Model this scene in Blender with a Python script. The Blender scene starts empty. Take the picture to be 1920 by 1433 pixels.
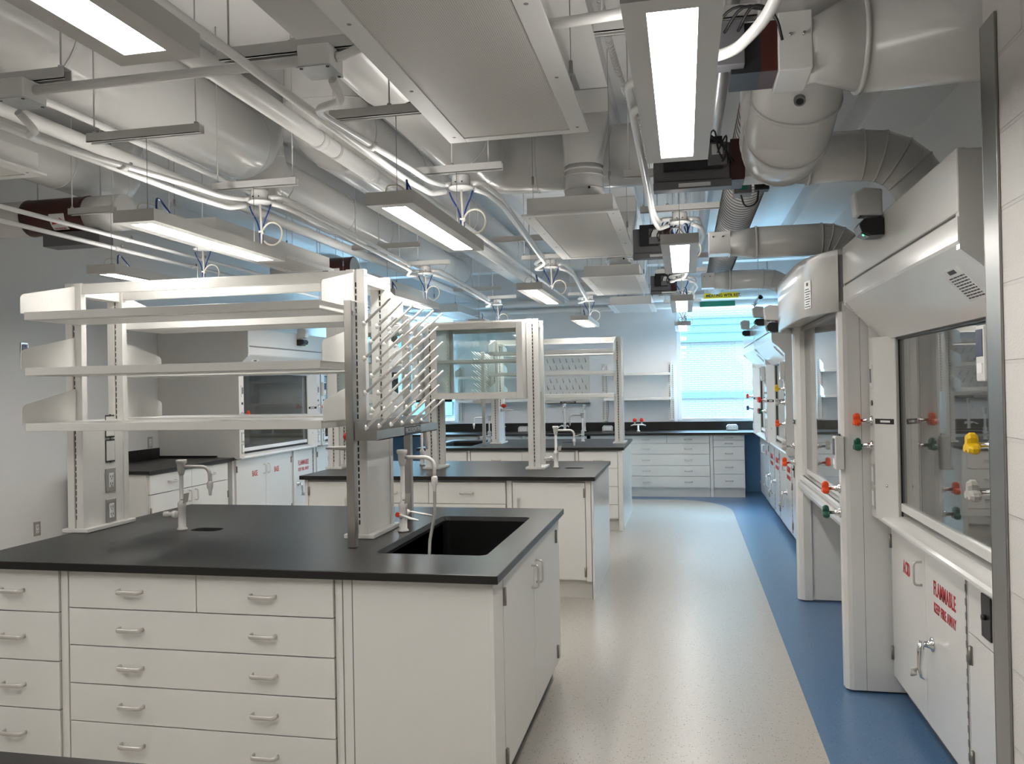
import bpy, bmesh, math, random
from mathutils import Vector, Matrix
random.seed(7)
PI = math.pi
sc = bpy.context.scene
COL = sc.collection

# ------------------------------------------------------------------ camera, world, sun, exposure
F_PX, YAW, PITCH, ROLL, CAM_H = 1541.1, 0.207041, 0.0079499, -0.0185454, 1.58
cam = bpy.data.objects.new('camera', bpy.data.cameras.new('camera'))
COL.objects.link(cam)
cy, sy, cp, sp = math.cos(YAW), math.sin(YAW), math.cos(PITCH), math.sin(PITCH)
r_ = Vector((cy, sy, 0)); f_ = Vector((-sy*cp, cy*cp, sp)); u_ = r_.cross(f_)
cr, sr = math.cos(ROLL), math.sin(ROLL)
rx = cr*r_ + sr*u_; ux = -sr*r_ + cr*u_
cam.matrix_world = Matrix(((rx.x, ux.x, -f_.x, 0), (rx.y, ux.y, -f_.y, 0), (rx.z, ux.z, -f_.z, CAM_H), (0, 0, 0, 1)))
cam.data.sensor_width = 36.0
cam.data.lens = F_PX/1920*36.0
cam.data.clip_start = 0.02
sc.camera = cam
w = bpy.data.worlds.new('sky'); sc.world = w; w.use_nodes = True
bg = w.node_tree.nodes['Background']
bg.inputs[0].default_value = (0.54, 0.77, 1.0, 1); bg.inputs[1].default_value = 15.5
sun = bpy.data.objects.new('sun', bpy.data.lights.new('sun', 'SUN')); COL.objects.link(sun)
sun.rotation_euler = (math.radians(48), 0, math.radians(12)); sun.data.energy = 2.0; sun.data.angle = 0.02
vs = sc.view_settings
sc.display_settings.display_device = 'sRGB'
vs.view_transform = 'Standard'; vs.look = 'None'; vs.gamma = 1.0; vs.use_curve_mapping = False
vs.exposure = 1.36
LAMP = 19.0
UPLIGHT = 5.5

# ------------------------------------------------------------------ materials
MATS = {}
def mat(name, col, rough=0.5, metal=0.0, spec=0.5, noise=0.0, nscale=40, bump=0.0, coat=0.0):
    m = bpy.data.materials.new(name); m.use_nodes = True
    nt = m.node_tree; b = nt.nodes['Principled BSDF']
    b.inputs['Base Color'].default_value = (*col, 1)
    b.inputs['Roughness'].default_value = rough; b.inputs['Metallic'].default_value = metal
    b.inputs['Specular IOR Level'].default_value = spec
    b.inputs['Coat Weight'].default_value = coat
    if noise or bump:
        tc = nt.nodes.new('ShaderNodeTexCoord'); n = nt.nodes.new('ShaderNodeTexNoise')
        n.inputs['Scale'].default_value = nscale; n.inputs['Detail'].default_value = 3
        nt.links.new(tc.outputs['Object'], n.inputs['Vector'])
        if noise:
            mx = nt.nodes.new('ShaderNodeMix'); mx.data_type = 'RGBA'
            mx.inputs[6].default_value = (*[c*(1-noise) for c in col], 1)
            mx.inputs[7].default_value = (*[min(1, c*(1+noise)) for c in col], 1)
            nt.links.new(n.outputs['Fac'], mx.inputs[0]); nt.links.new(mx.outputs[2], b.inputs['Base Color'])
        if bump:
            bp = nt.nodes.new('ShaderNodeBump'); bp.inputs['Strength'].default_value = bump; bp.inputs['Distance'].default_value = 0.002
            nt.links.new(n.outputs['Fac'], bp.inputs['Height']); nt.links.new(bp.outputs['Normal'], b.inputs['Normal'])
    MATS[name] = m
    return m
CAB = mat('cabinet_white', (0.72, 0.71, 0.68), 0.38, noise=0.015, nscale=6)
HOODW = mat('hood_white', (0.70, 0.69, 0.665), 0.14, noise=0.01, nscale=5)
RACKW = mat('rack_white', (0.72, 0.71, 0.68), 0.33, noise=0.01, nscale=6)
WALL = mat('wall_paint', (0.70, 0.695, 0.685), 0.7, noise=0.01, nscale=8, bump=0.05)
WALLF = mat('far_wall_glow_paint', (0.82, 0.83, 0.845), 0.7, noise=0.01, nscale=8)  # lighter and cooler than WALL: window glow put into the colour
CEIL = mat('ceiling_paint', (0.74, 0.735, 0.73), 0.8, noise=0.02, nscale=3)
DUCT = mat('duct_paint', (0.70, 0.695, 0.68), 0.20, noise=0.02, nscale=3, spec=0.6)
DUCTG = mat('galvanised_duct', (0.55, 0.55, 0.56), 0.3, metal=0.6, noise=0.05, nscale=5)
PIPE = mat('pipe_paint', (0.76, 0.755, 0.74), 0.3, noise=0.01, nscale=6)
STRUT = mat('strut_paint', (0.60, 0.595, 0.58), 0.4, noise=0.02, nscale=8)
LIGHTB = mat('fixture_paint', (0.62, 0.615, 0.60), 0.45, noise=0.01, nscale=8)
EPOXY = mat('black_epoxy', (0.014, 0.0125, 0.012), 0.33, spec=0.38, noise=0.25, nscale=30)
SINK = mat('sink_black', (0.004, 0.004, 0.004), 0.55, spec=0.25, noise=0.1, nscale=20)
STEEL = mat('brushed_steel', (0.50, 0.48, 0.45), 0.30, metal=1.0, noise=0.08, nscale=30)
CHROME = mat('chrome', (0.70, 0.70, 0.70), 0.12, metal=1.0, noise=0.02, nscale=10)
NICKEL = mat('satin_nickel', (0.62, 0.60, 0.57), 0.38, metal=0.5, noise=0.03, nscale=20)
BRONZE = mat('hinge_metal', (0.30, 0.28, 0.25), 0.4, metal=0.8, noise=0.1, nscale=30)
BLACK = mat('black_plastic', (0.012, 0.012, 0.014), 0.4, noise=0.1, nscale=20)
DARK = mat('dark_gap', (0.05, 0.05, 0.05), 0.7, noise=0.1, nscale=20)
TOE = mat('toe_kick', (0.60, 0.58, 0.54), 0.5, noise=0.02, nscale=10)
TOED = mat('toe_kick_dark', (0.16, 0.16, 0.16), 0.5, noise=0.05, nscale=10)
FAUC = mat('white_epoxy_fitting', (0.76, 0.74, 0.72), 0.25, noise=0.01, nscale=20)
RED = mat('red_plastic', (0.75, 0.035, 0.008), 0.35, noise=0.03, nscale=20)
ORANGE = mat('orange_plastic', (0.80, 0.075, 0.01), 0.35, noise=0.03, nscale=20)
GREEN = mat('green_plastic', (0.01, 0.09, 0.055), 0.35, noise=0.05, nscale=20)
YELLOW = mat('yellow_plastic', (0.80, 0.50, 0.01), 0.35, noise=0.03, nscale=20)
GREYK = mat('grey_plastic', (0.42, 0.41, 0.38), 0.4, noise=0.03, nscale=20)
BLUEC = mat('blue_cable', (0.01, 0.04, 0.20), 0.4, noise=0.05, nscale=20)
CREAM = mat('cream_cable', (0.72, 0.68, 0.58), 0.4, noise=0.02, nscale=20)
REDTXT = mat('red_lettering', (0.45, 0.012, 0.018), 0.5, noise=0.02, nscale=30)
BLKTXT = mat('black_lettering', (0.02, 0.02, 0.03), 0.5, noise=0.02, nscale=30)
MAROON = mat('maroon_paint', (0.055, 0.012, 0.008), 0.35, noise=0.1, nscale=10)
LABELW = mat('label_white', (0.75, 0.75, 0.74), 0.5, noise=0.01, nscale=30)
LABELY = mat('label_yellow', (0.80, 0.60, 0.01), 0.5, noise=0.02, nscale=30)
LABELG = mat('label_green', (0.005, 0.16, 0.10), 0.5, noise=0.02, nscale=30)
GREYBOX = mat('grey_metal_box', (0.16, 0.16, 0.17), 0.45, metal=0.3, noise=0.05, nscale=15)
GALV = mat('galvanised_plate', (0.50, 0.52, 0.53), 0.45, metal=0.5, noise=0.12, nscale=25)
INNER = mat('hood_liner', (0.33, 0.32, 0.305), 0.5, noise=0.02, nscale=8)
INNERD = mat('hood_worktop', (0.05, 0.055, 0.065), 0.35, noise=0.1, nscale=15)
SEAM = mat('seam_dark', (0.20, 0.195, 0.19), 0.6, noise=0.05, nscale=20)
PEG = mat('peg_white', (0.78, 0.77, 0.74), 0.3, noise=0.01, nscale=20)
SCREEN = mat('lcd_grey', (0.16, 0.17, 0.18), 0.25, noise=0.05, nscale=20)
WINF = mat('window_frame', (0.70, 0.72, 0.73), 0.4, noise=0.01, nscale=10)
BLUEWALL = mat('blue_cove', (0.17, 0.31, 0.46), 0.45, noise=0.03, nscale=30)
CORD = mat('steel_cable', (0.30, 0.30, 0.30), 0.4, metal=0.6, noise=0.05, nscale=30)
BURN = mat('burnt_seam', (0.045, 0.028, 0.016), 0.55, noise=0.5, nscale=14)

def nodes(name):
    m = bpy.data.materials.new(name); m.use_nodes = True
    MATS[name] = m
    return m, m.node_tree, m.node_tree.nodes['Principled BSDF']
# speckled sheet vinyl
def vinyl(name, base, dark, light, mottled):
    m, nt, b = nodes(name); N = nt.nodes; L = nt.links
    tc = N.new('ShaderNodeTexCoord')
    def spots(scale, lo, hi):
        v = N.new('ShaderNodeTexVoronoi'); v.inputs['Scale'].default_value = scale; v.inputs['Randomness'].default_value = 1
        L.new(tc.outputs['Object'], v.inputs['Vector'])
        sx = N.new('ShaderNodeSeparateColor'); L.new(v.outputs['Color'], sx.inputs[0])
        lt = N.new('ShaderNodeMath'); lt.operation = 'LESS_THAN'; lt.inputs[1].default_value = lo; L.new(sx.outputs[0], lt.inputs[0])
        ds = N.new('ShaderNodeMath'); ds.operation = 'LESS_THAN'; ds.inputs[1].default_value = hi; L.new(v.outputs['Distance'], ds.inputs[0])
        mu = N.new('ShaderNodeMath'); mu.operation = 'MULTIPLY'; L.new(lt.outputs[0], mu.inputs[0]); L.new(ds.outputs[0], mu.inputs[1])
        return mu.outputs[0]
    nz = N.new('ShaderNodeTexNoise'); nz.inputs['Scale'].default_value = 90; nz.inputs['Detail'].default_value = 4
    L.new(tc.outputs['Object'], nz.inputs['Vector'])
    m0 = N.new('ShaderNodeMix'); m0.data_type = 'RGBA'
    m0.inputs[6].default_value = (*base, 1); m0.inputs[7].default_value = (*mottled, 1); L.new(nz.outputs['Fac'], m0.inputs[0])
    m1 = N.new('ShaderNodeMix'); m1.data_type = 'RGBA'; m1.inputs[7].default_value = (*dark, 1)
    L.new(m0.outputs[2], m1.inputs[6]); L.new(spots(85, 0.22, 0.30), m1.inputs[0])
    m2 = N.new('ShaderNodeMix'); m2.data_type = 'RGBA'; m2.inputs[7].default_value = (*light, 1)
    L.new(m1.outputs[2], m2.inputs[6]); L.new(spots(120, 0.2, 0.30), m2.inputs[0])
    L.new(m2.outputs[2], b.inputs['Base Color'])
    b.inputs['Roughness'].default_value = 0.30
    return m
FLOORB = vinyl('beige_vinyl', (0.425, 0.40, 0.365), (0.22, 0.19, 0.165), (0.53, 0.505, 0.47), (0.40, 0.37, 0.33))
FLOORU = vinyl('blue_vinyl', (0.085, 0.17, 0.30), (0.045, 0.09, 0.17), (0.15, 0.25, 0.38), (0.075, 0.15, 0.27))
# perforated metal
def perforated():
    m, nt, b = nodes('perforated_metal'); N = nt.nodes; L = nt.links
    tc = N.new('ShaderNodeTexCoord'); v = N.new('ShaderNodeTexVoronoi'); v.inputs['Scale'].default_value = 150; v.inputs['Randomness'].default_value = 0
    L.new(tc.outputs['Object'], v.inputs['Vector'])
    mp = N.new('ShaderNodeMapping'); mp.inputs['Scale'].default_value = (1, 1, 0); mp.inputs['Location'].default_value = (0, 0, 0.0)
    L.new(tc.outputs['Object'], mp.inputs['Vector']); L.new(mp.outputs[0], v.inputs['Vector'])
    lt = N.new('ShaderNodeMath'); lt.operation = 'LESS_THAN'; lt.inputs[1].default_value = 0.30; L.new(v.outputs['Distance'], lt.inputs[0])
    mx = N.new('ShaderNodeMix'); mx.data_type = 'RGBA'
    mx.inputs[6].default_value = (0.56, 0.54, 0.51, 1); mx.inputs[7].default_value = (0.30, 0.29, 0.275, 1)
    L.new(lt.outputs[0], mx.inputs[0]); L.new(mx.outputs[2], b.inputs['Base Color']); b.inputs['Roughness'].default_value = 0.5
    return m
PERF = perforated()
def brick(name, c1, c2, mortar, bw, rh, msize, axes, rough, bump):
    m, nt, b = nodes(name); N = nt.nodes; L = nt.links
    tc = N.new('ShaderNodeTexCoord'); sx = N.new('ShaderNodeSeparateXYZ'); cx = N.new('ShaderNodeCombineXYZ')
    L.new(tc.outputs['Object'], sx.inputs[0]); L.new(sx.outputs[axes[0]], cx.inputs[0]); L.new(sx.outputs[axes[1]], cx.inputs[1])
    t = N.new('ShaderNodeTexBrick'); L.new(cx.outputs[0], t.inputs['Vector'])
    t.inputs['Scale'].default_value = 1; t.inputs['Color1'].default_value = (*c1, 1); t.inputs['Color2'].default_value = (*c2, 1)
    t.inputs['Mortar'].default_value = (*mortar, 1); t.inputs['Mortar Size'].default_value = msize
    t.inputs['Brick Width'].default_value = bw; t.inputs['Row Height'].default_value = rh; t.inputs['Mortar Smooth'].default_value = 0.2
    L.new(t.outputs['Color'], b.inputs['Base Color']); b.inputs['Roughness'].default_value = rough
    if bump:
        nz = N.new('ShaderNodeTexNoise'); nz.inputs['Scale'].default_value = 160; L.new(tc.outputs['Object'], nz.inputs['Vector'])
        ma = N.new('ShaderNodeMath'); ma.operation = 'MULTIPLY_ADD'; ma.inputs[1].default_value = 0.25
        inv = N.new('ShaderNodeMath'); inv.operation = 'SUBTRACT'; inv.inputs[0].default_value = 1; L.new(t.outputs['Fac'], inv.inputs[1])
        L.new(nz.outputs['Fac'], ma.inputs[0]); L.new(inv.outputs[0], ma.inputs[2])
        bp = N.new('ShaderNodeBump'); bp.inputs['Strength'].default_value = bump; bp.inputs['Distance'].default_value = 0.006
        L.new(ma.outputs[0], bp.inputs['Height']); L.new(bp.outputs['Normal'], b.inputs['Normal'])
    return m
BLOCK = brick('painted_block', (0.62, 0.60, 0.575), (0.60, 0.58, 0.555), (0.57, 0.55, 0.53), 0.4064, 0.2032, 0.006, (1, 2), 0.6, 0.9)
BRICK = brick('facade_brick', (0.059, 0.050, 0.041), (0.054, 0.047, 0.040), (0.023, 0.0295, 0.030), 0.2032, 0.0677, 0.011, (0, 2), 0.8, 0)
def glass(name, tint, refl=1.0):
    m = bpy.data.materials.new(name); m.use_nodes = True; nt = m.node_tree; nt.nodes.clear(); N = nt.nodes; L = nt.links
    o = N.new('ShaderNodeOutputMaterial'); t = N.new('ShaderNodeBsdfTransparent'); g = N.new('ShaderNodeBsdfGlossy'); x = N.new('ShaderNodeMixShader'); ge = N.new('ShaderNodeNewGeometry')
    t.inputs[0].default_value = (*tint, 1); g.inputs['Roughness'].default_value = 0.01
    d = N.new('ShaderNodeVectorMath'); d.operation = 'DOT_PRODUCT'; L.new(ge.outputs['Incoming'], d.inputs[0]); L.new(ge.outputs['Normal'], d.inputs[1])
    def M(op, a, b=None):
        q = N.new('ShaderNodeMath'); q.operation = op; q.use_clamp = op == 'MULTIPLY_ADD'
        L.new(a, q.inputs[0]) if op != 'SUBTRACT' else (setattr(q.inputs[0], 'default_value', 1.0), L.new(a, q.inputs[1]))
        if b is not None: q.inputs[1].default_value = b
        return q
    fr = M('MULTIPLY_ADD', M('POWER', M('SUBTRACT', M('ABSOLUTE', d.outputs['Value']).outputs[0]).outputs[0], 5.0).outputs[0], .96*refl)   # Schlick reflectance of one glass face
    fr.inputs[2].default_value = .04*refl
    L.new(fr.outputs[0], x.inputs[0]); L.new(t.outputs[0], x.inputs[1]); L.new(g.outputs[0], x.inputs[2]); L.new(x.outputs[0], o.inputs[0])
    MATS[name] = m
    return m
GLASS = glass('clear_glass', (0.95, 0.985, 0.98))
SASHG = glass('sash_glass', (0.93, 0.94, 0.93), 1.5)
WING = glass('window_glass', (0.86, 0.97, 1.0))
ACRY = glass('acrylic', (0.97, 0.975, 0.975), 0.35)
def emit(name, col, s):
    m = bpy.data.materials.new(name); m.use_nodes = True; nt = m.node_tree; nt.nodes.clear()
    o = nt.nodes.new('ShaderNodeOutputMaterial'); e = nt.nodes.new('ShaderNodeEmission')
    e.inputs[0].default_value = (*col, 1); e.inputs[1].default_value = s; nt.links.new(e.outputs[0], o.inputs[0])
    MATS[name] = m
    return m
LED = emit('lamp_diffuser', (1.0, 0.965, 0.915), LAMP)
LEDUP = emit('lamp_top_lens', (1.0, 0.965, 0.915), UPLIGHT)
HOODFILL = emit('added_hood_fill', (1.0, 0.97, 0.92), 0.45)  # faint fill light added inside the hoods to lift their dark interiors
GUARD = mat('stainless_guard', (0.34, 0.335, 0.32), 0.32, metal=0.9, noise=0.06, nscale=25)
LEDG = emit('green_led', (0.1, 1.0, 0.3), 1.5)

# ------------------------------------------------------------------ mesh builder
class MB:
    def __init__(s): s.v = []; s.f = []; s.sm = []
    def add(s, vs, fs, smooth=False):
        n = len(s.v); s.v += [tuple(v) for v in vs]
        for f in fs: s.f.append([i+n for i in f]); s.sm.append(smooth)
        return s
    def box(s, x0, y0, z0, x1, y1, z1):
        x0, x1 = min(x0, x1), max(x0, x1); y0, y1 = min(y0, y1), max(y0, y1); z0, z1 = min(z0, z1), max(z0, z1)
        return s.add([(x0,y0,z0),(x1,y0,z0),(x1,y1,z0),(x0,y1,z0),(x0,y0,z1),(x1,y0,z1),(x1,y1,z1),(x0,y1,z1)],
                     [(0,3,2,1),(4,5,6,7),(0,1,5,4),(1,2,6,5),(2,3,7,6),(3,0,4,7)])
    def prism(s, poly, axis, a, b):
        n = len(poly)
        def P(p, t):
            return {'x': (t, p[0], p[1]), 'y': (p[0], t, p[1]), 'z': (p[0], p[1], t)}[axis]
        vs = [P(p, a) for p in poly] + [P(p, b) for p in poly]
        fs = [tuple(range(n)), tuple(range(2*n-1, n-1, -1))] + [(i, (i+1) % n, (i+1) % n+n, i+n) for i in range(n)]
        return s.add(vs, fs)
    def tube(s, pts, r, n=10, caps=True, r2=None, flat=1.0):
        pts = [Vector(p) for p in pts]; k = len(pts); rs = r if isinstance(r, (list, tuple)) else [r]*k
        T = []
        for i in range(k):
            d = (pts[min(i+1, k-1)]-pts[max(i-1, 0)])
            if d.length < 1e-9: d = Vector((0, 0, 1))
            T.append(d.normalized())
        a = Vector((0, 0, 1)) if abs(T[0].z) < 0.9 else Vector((1, 0, 0))
        u = (a - T[0]*a.dot(T[0])).normalized(); vs = []
        for i in range(k):
            u = (u - T[i]*u.dot(T[i]))
            u = u.normalized() if u.length > 1e-6 else T[i].orthogonal().normalized()
            w_ = T[i].cross(u)
            sc_ = 1.0
            if 0 < i < k-1:
                c = (pts[i]-pts[i-1]).normalized().dot((pts[i+1]-pts[i]).normalized())
                sc_ = 1/max(0.6, math.sqrt(max(0.0, (1+c)/2)))
            for j in range(n):
                t = 2*PI*j/n
                vs.append(pts[i] + (u*math.cos(t)*flat + w_*math.sin(t))*rs[i]*(sc_ if sc_ < 1.2 else 1.2))
        fs = []
        for i in range(k-1):
            for j in range(n):
                fs.append((i*n+j, i*n+(j+1) % n, (i+1)*n+(j+1) % n, (i+1)*n+j))
        s.add(vs, fs, True)
        if caps:
            m = len(s.v)-len(vs)
            s.f.append([m+j for j in range(n-1, -1, -1)]); s.sm.append(False)
            s.f.append([m+(k-1)*n+j for j in range(n)]); s.sm.append(False)
        return s
    def cyl(s, a, b, r, n=14, rb=None):
        return s.tube([a, b], [r, r if rb is None else rb], n)
    def lathe(s, prof, c, axis='z', n=16):
        vs = []
        for (r, h) in prof:
            for j in range(n):
                t = 2*PI*j/n; x, y = r*math.cos(t), r*math.sin(t)
                p = {'z': (x, y, h), 'x': (h, x, y), 'y': (x, h, y)}[axis]
                vs.append((p[0]+c[0], p[1]+c[1], p[2]+c[2]))
        k = len(prof)
        fs = [(i*n+j, i*n+(j+1) % n, (i+1)*n+(j+1) % n, (i+1)*n+j) for i in range(k-1) for j in range(n)]
        s.add(vs, fs, True)
        m = len(s.v)-len(vs)
        if prof[0][0] > 1e-5: s.f.append([m+j for j in range(n-1, -1, -1)]); s.sm.append(False)
        if prof[-1][0] > 1e-5: s.f.append([m+(k-1)*n+j for j in range(n)]); s.sm.append(False)
        return s
    def build(s, name, m, parent=None, world=False, bevel=0.0, loc=None):
        off = Vector((0, 0, 0))
        if world and parent is not None:
            p = parent
            while p is not None: off += p.location; p = p.parent
        if loc is not None: off = Vector(loc)
        me = bpy.data.meshes.new(name)
        me.from_pydata([(v[0]-off.x, v[1]-off.y, v[2]-off.z) for v in s.v], [], s.f)
        me.polygons.foreach_set('use_smooth', s.sm)
        bm = bmesh.new(); bm.from_mesh(me)
        bmesh.ops.recalc_face_normals(bm, faces=bm.faces); bm.to_mesh(me); bm.free()
        me.materials.append(m); me.update()
        o = bpy.data.objects.new(name, me); COL.objects.link(o)
        if parent is not None: o.parent = parent
        elif loc is not None: o.location = loc
        if bevel:
            b = o.modifiers.new('bevel', 'BEVEL'); b.width = bevel; b.segments = 2; b.limit_method = 'ANGLE'; b.angle_limit = math.radians(50)
        return o

def tag(o, label, cat, group=None):
    o['label'] = label; o['category'] = cat
    if group: o['group'] = group
    return o
def thing(name, label, cat, loc=(0, 0, 0), rz=0.0, group=None):
    o = bpy.data.objects.new(name, None); COL.objects.link(o); o.empty_display_size = 0.1
    o.location = loc; o.rotation_euler = (0, 0, rz)
    return tag(o, label, cat, group)
def struct(name, mb, m, bevel=0.0):
    o = mb.build(name, m, bevel=bevel); o['kind'] = 'structure'; return o
def dup(root, loc, rz=None, label=None):
    r = root.copy(); COL.objects.link(r); r.location = loc
    if rz is not None: r.rotation_euler = (0, 0, rz)
    if label: r['label'] = label
    for ch in list(root.children):
        c = ch.copy(); COL.objects.link(c); c.parent = r
        for g in list(ch.children):
            d = g.copy(); COL.objects.link(d); d.parent = c
    return r
def rounded(pts, r, n=6):
    pts = [Vector(p) for p in pts]; out = [pts[0]]
    for i in range(1, len(pts)-1):
        a, b, c = pts[i-1], pts[i], pts[i+1]
        da = (a-b); dc = (c-b); rr = min(r, da.length*0.49, dc.length*0.49)
        p0 = b+da.normalized()*rr; p1 = b+dc.normalized()*rr
        for k in range(n+1):
            t = k/n; out.append(p0*(1-t)**2 + b*2*t*(1-t) + p1*t*t)
    out.append(pts[-1])
    return out
def text(s, size, m, parent, loc, rot, name='lettering', sx=1.0, align='CENTER', bold=0.0, label=None):
    cu = bpy.data.curves.new(name, 'FONT'); cu.body = s; cu.size = size; cu.align_x = align; cu.align_y = 'CENTER'
    cu.extrude = 0.0006; cu.space_character = 1.1; cu.offset = bold; cu.resolution_u = 3
    cu.materials.append(m)
    o = bpy.data.objects.new(name, cu); COL.objects.link(o); o.parent = parent
    bpy.context.view_layer.update()
    me = bpy.data.meshes.new_from_object(o.evaluated_get(bpy.context.evaluated_depsgraph_get()))
    bpy.data.objects.remove(o); bpy.data.curves.remove(cu)
    me.name = name
    for v in me.vertices: v.co.x *= sx
    o = bpy.data.objects.new(name, me); COL.objects.link(o); o.parent = parent
    o.location = loc; o.rotation_euler = rot
    if label: o['label'] = label
    return o
ROTF = (PI/2, 0, 0)        # lettering that faces local -Y

# ------------------------------------------------------------------ the room
XL, XR, YN, YF, ZC = -5.5, 1.75, -3.6, 12.55, 3.7
def arc(cx, cy_, rx_, ry_, a0, a1, n):
    return [(cx+rx_*math.cos(a0+(a1-a0)*i/n), cy_+ry_*math.sin(a0+(a1-a0)*i/n)) for i in range(n+1)]
edge = [(0.559, YN)] + arc(0.559-0.75, 10.55, 0.75, 1.06, 0, PI/2, 14) + [(XL, 11.61)]
m_ = MB(); pl = edge + [(XL, YN)]
m_.add([(x, y, 0) for x, y in pl], [tuple(range(len(pl)))])
struct('floor', m_, FLOORB)
m_ = MB(); pl = edge + [(XL, YF), (XR, YF), (XR, YN)]
m_.add([(x, y, 0) for x, y in pl], [tuple(range(len(pl)))])
struct('floor.001', m_, FLOORU)
struct('floor.002', MB().box(XL-.3, YN-.3, -0.3, XR+.3, YF+.3, -0.004), TOED)
struct('ceiling', MB().box(XL-.3, YN-.3, ZC, XR+.3, YF+.3, ZC+0.25), CEIL)
struct('wall_left', MB().box(XL-.25, YN-.2, 0, XL, YF+.2, ZC), WALL)
struct('wall_right', MB().box(XR, YN-.2, 0, XR+.25, YF+.2, ZC), WALL)
struct('wall_near', MB().box(XL, YN-.25, 0, XR, YN, ZC), WALL)
struct('wall_entry', MB().box(0.83, YN, 0, XR, 2.5, ZC), BLOCK)
W1, W2, WZ0, WZ1 = (-5.35, -3.53), (-0.11, 1.62), 1.045, 2.80
fw = MB()
fw.box(XL, YF, 0, XR, YF+.22, WZ0); fw.box(XL, YF, WZ1, XR, YF+.22, ZC)
fw.box(XL, YF, WZ0, W1[0], YF+.22, WZ1); fw.box(W1[1], YF, WZ0, W2[0], YF+.22, WZ1); fw.box(W2[1], YF, WZ0, XR, YF+.22, WZ1)
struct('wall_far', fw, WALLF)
struct('baseboard_far', MB().box(XL, YF-.012, 0, XR, YF-.001, 0.88), BLUEWALL)
for i, (a, b) in enumerate((W1, W2)):
    t = thing('window_%d' % (i+1), '', '', (a, YF, 0)); t['kind'] = 'structure'; del t['label']; del t['category']
    f = MB()
    f.box(a, YF+.06, WZ0, a+.06, YF+.12, WZ1); f.box(b-.06, YF+.06, WZ0, b, YF+.12, WZ1)
    f.box(a+.06, YF+.06, WZ1-.06, b-.06, YF+.12, WZ1); f.box(a+.06, YF+.06, WZ0, b-.06, YF+.12, WZ0+.045)
    if i == 0: f.box((a+b)/2-.03, YF+.06, WZ0+.045, (a+b)/2+.03, YF+.12, WZ1-.06)
    f.build('window_frame', WINF, t, world=True, bevel=.004)
    MB().box(a+.05, YF+.085, WZ0+.04, b-.05, YF+.09, WZ1-.05).build('pane', WING, t, world=True)
    MB().box(a, YF-.002, WZ0-.012, b, YF+.06, WZ0).build('sill', WINF, t, world=True)
# ceiling beams
struct('trim_1', MB().box(1.30, 2.5, 3.47, XR, YF, ZC), CEIL)
struct('trim_2', MB().box(0.86, 2.5, 3.60, 0.98, YF, ZC), CEIL)
for k, x in enumerate((-0.55, -1.9, -3.4, -4.8)):
    struct('trim_%d' % (3+k), MB().box(x-.09, YN, 3.56, x+.09, YF, ZC), CEIL)
struct('trim_7', MB().box(XL, 11.9, 3.32, XR, 12.15, ZC), CEIL)
# building seen through the windows
b_ = thing('brick_building', 'pale brick building seen through the far windows', 'building', (0, 26, -3))
MB().box(-26, 26, -3, 14, 27, 9).build('wall', BRICK, b_, world=True)
OUTC = mat('outside_cyan_metal', (0.0035, 0.032, 0.032), 0.5, noise=0.06, nscale=2)
OUTB = mat('outside_blue_trim', (0.002, 0.014, 0.026), 0.5, noise=0.06, nscale=3)
cw = MB(); cw.box(-26, 25.9, 2.92, 14, 26, 3.62); cw.build('window_band', OUTC, b_, world=True)
cw = MB(); cw.box(-26, 25.84, 3.18, 14, 25.9, 3.21); cw.box(-26, 25.84, 3.42, 14, 25.9, 3.44)
cw.box(-26, 25.84, 2.90, 14, 25.92, 2.93); cw.box(-26, 25.84, 3.62, 14, 25.92, 3.66)
cw.build('band_rail', OUTB, b_, world=True)
cw = MB(); cw.box(-26, 25.9, 1.18, 14, 26, 1.36); cw.build('ledge', OUTC, b_, world=True)
for x in (-11.2, -14.5, -8.2):
    MB().box(x-.75, 25.9, 0.75, x+.75, 26, 2.3).build('window', OUTC, b_, world=True)
g_ = MB().box(-40, YF+.4, -3.2, 30, 40, -3).build('street_ground', mat('paving', (0.45, 0.45, 0.45), 0.8, noise=0.1, nscale=2))
tag(g_, 'grey paved ground outside below the brick building', 'ground'); g_['kind'] = 'structure'

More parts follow.
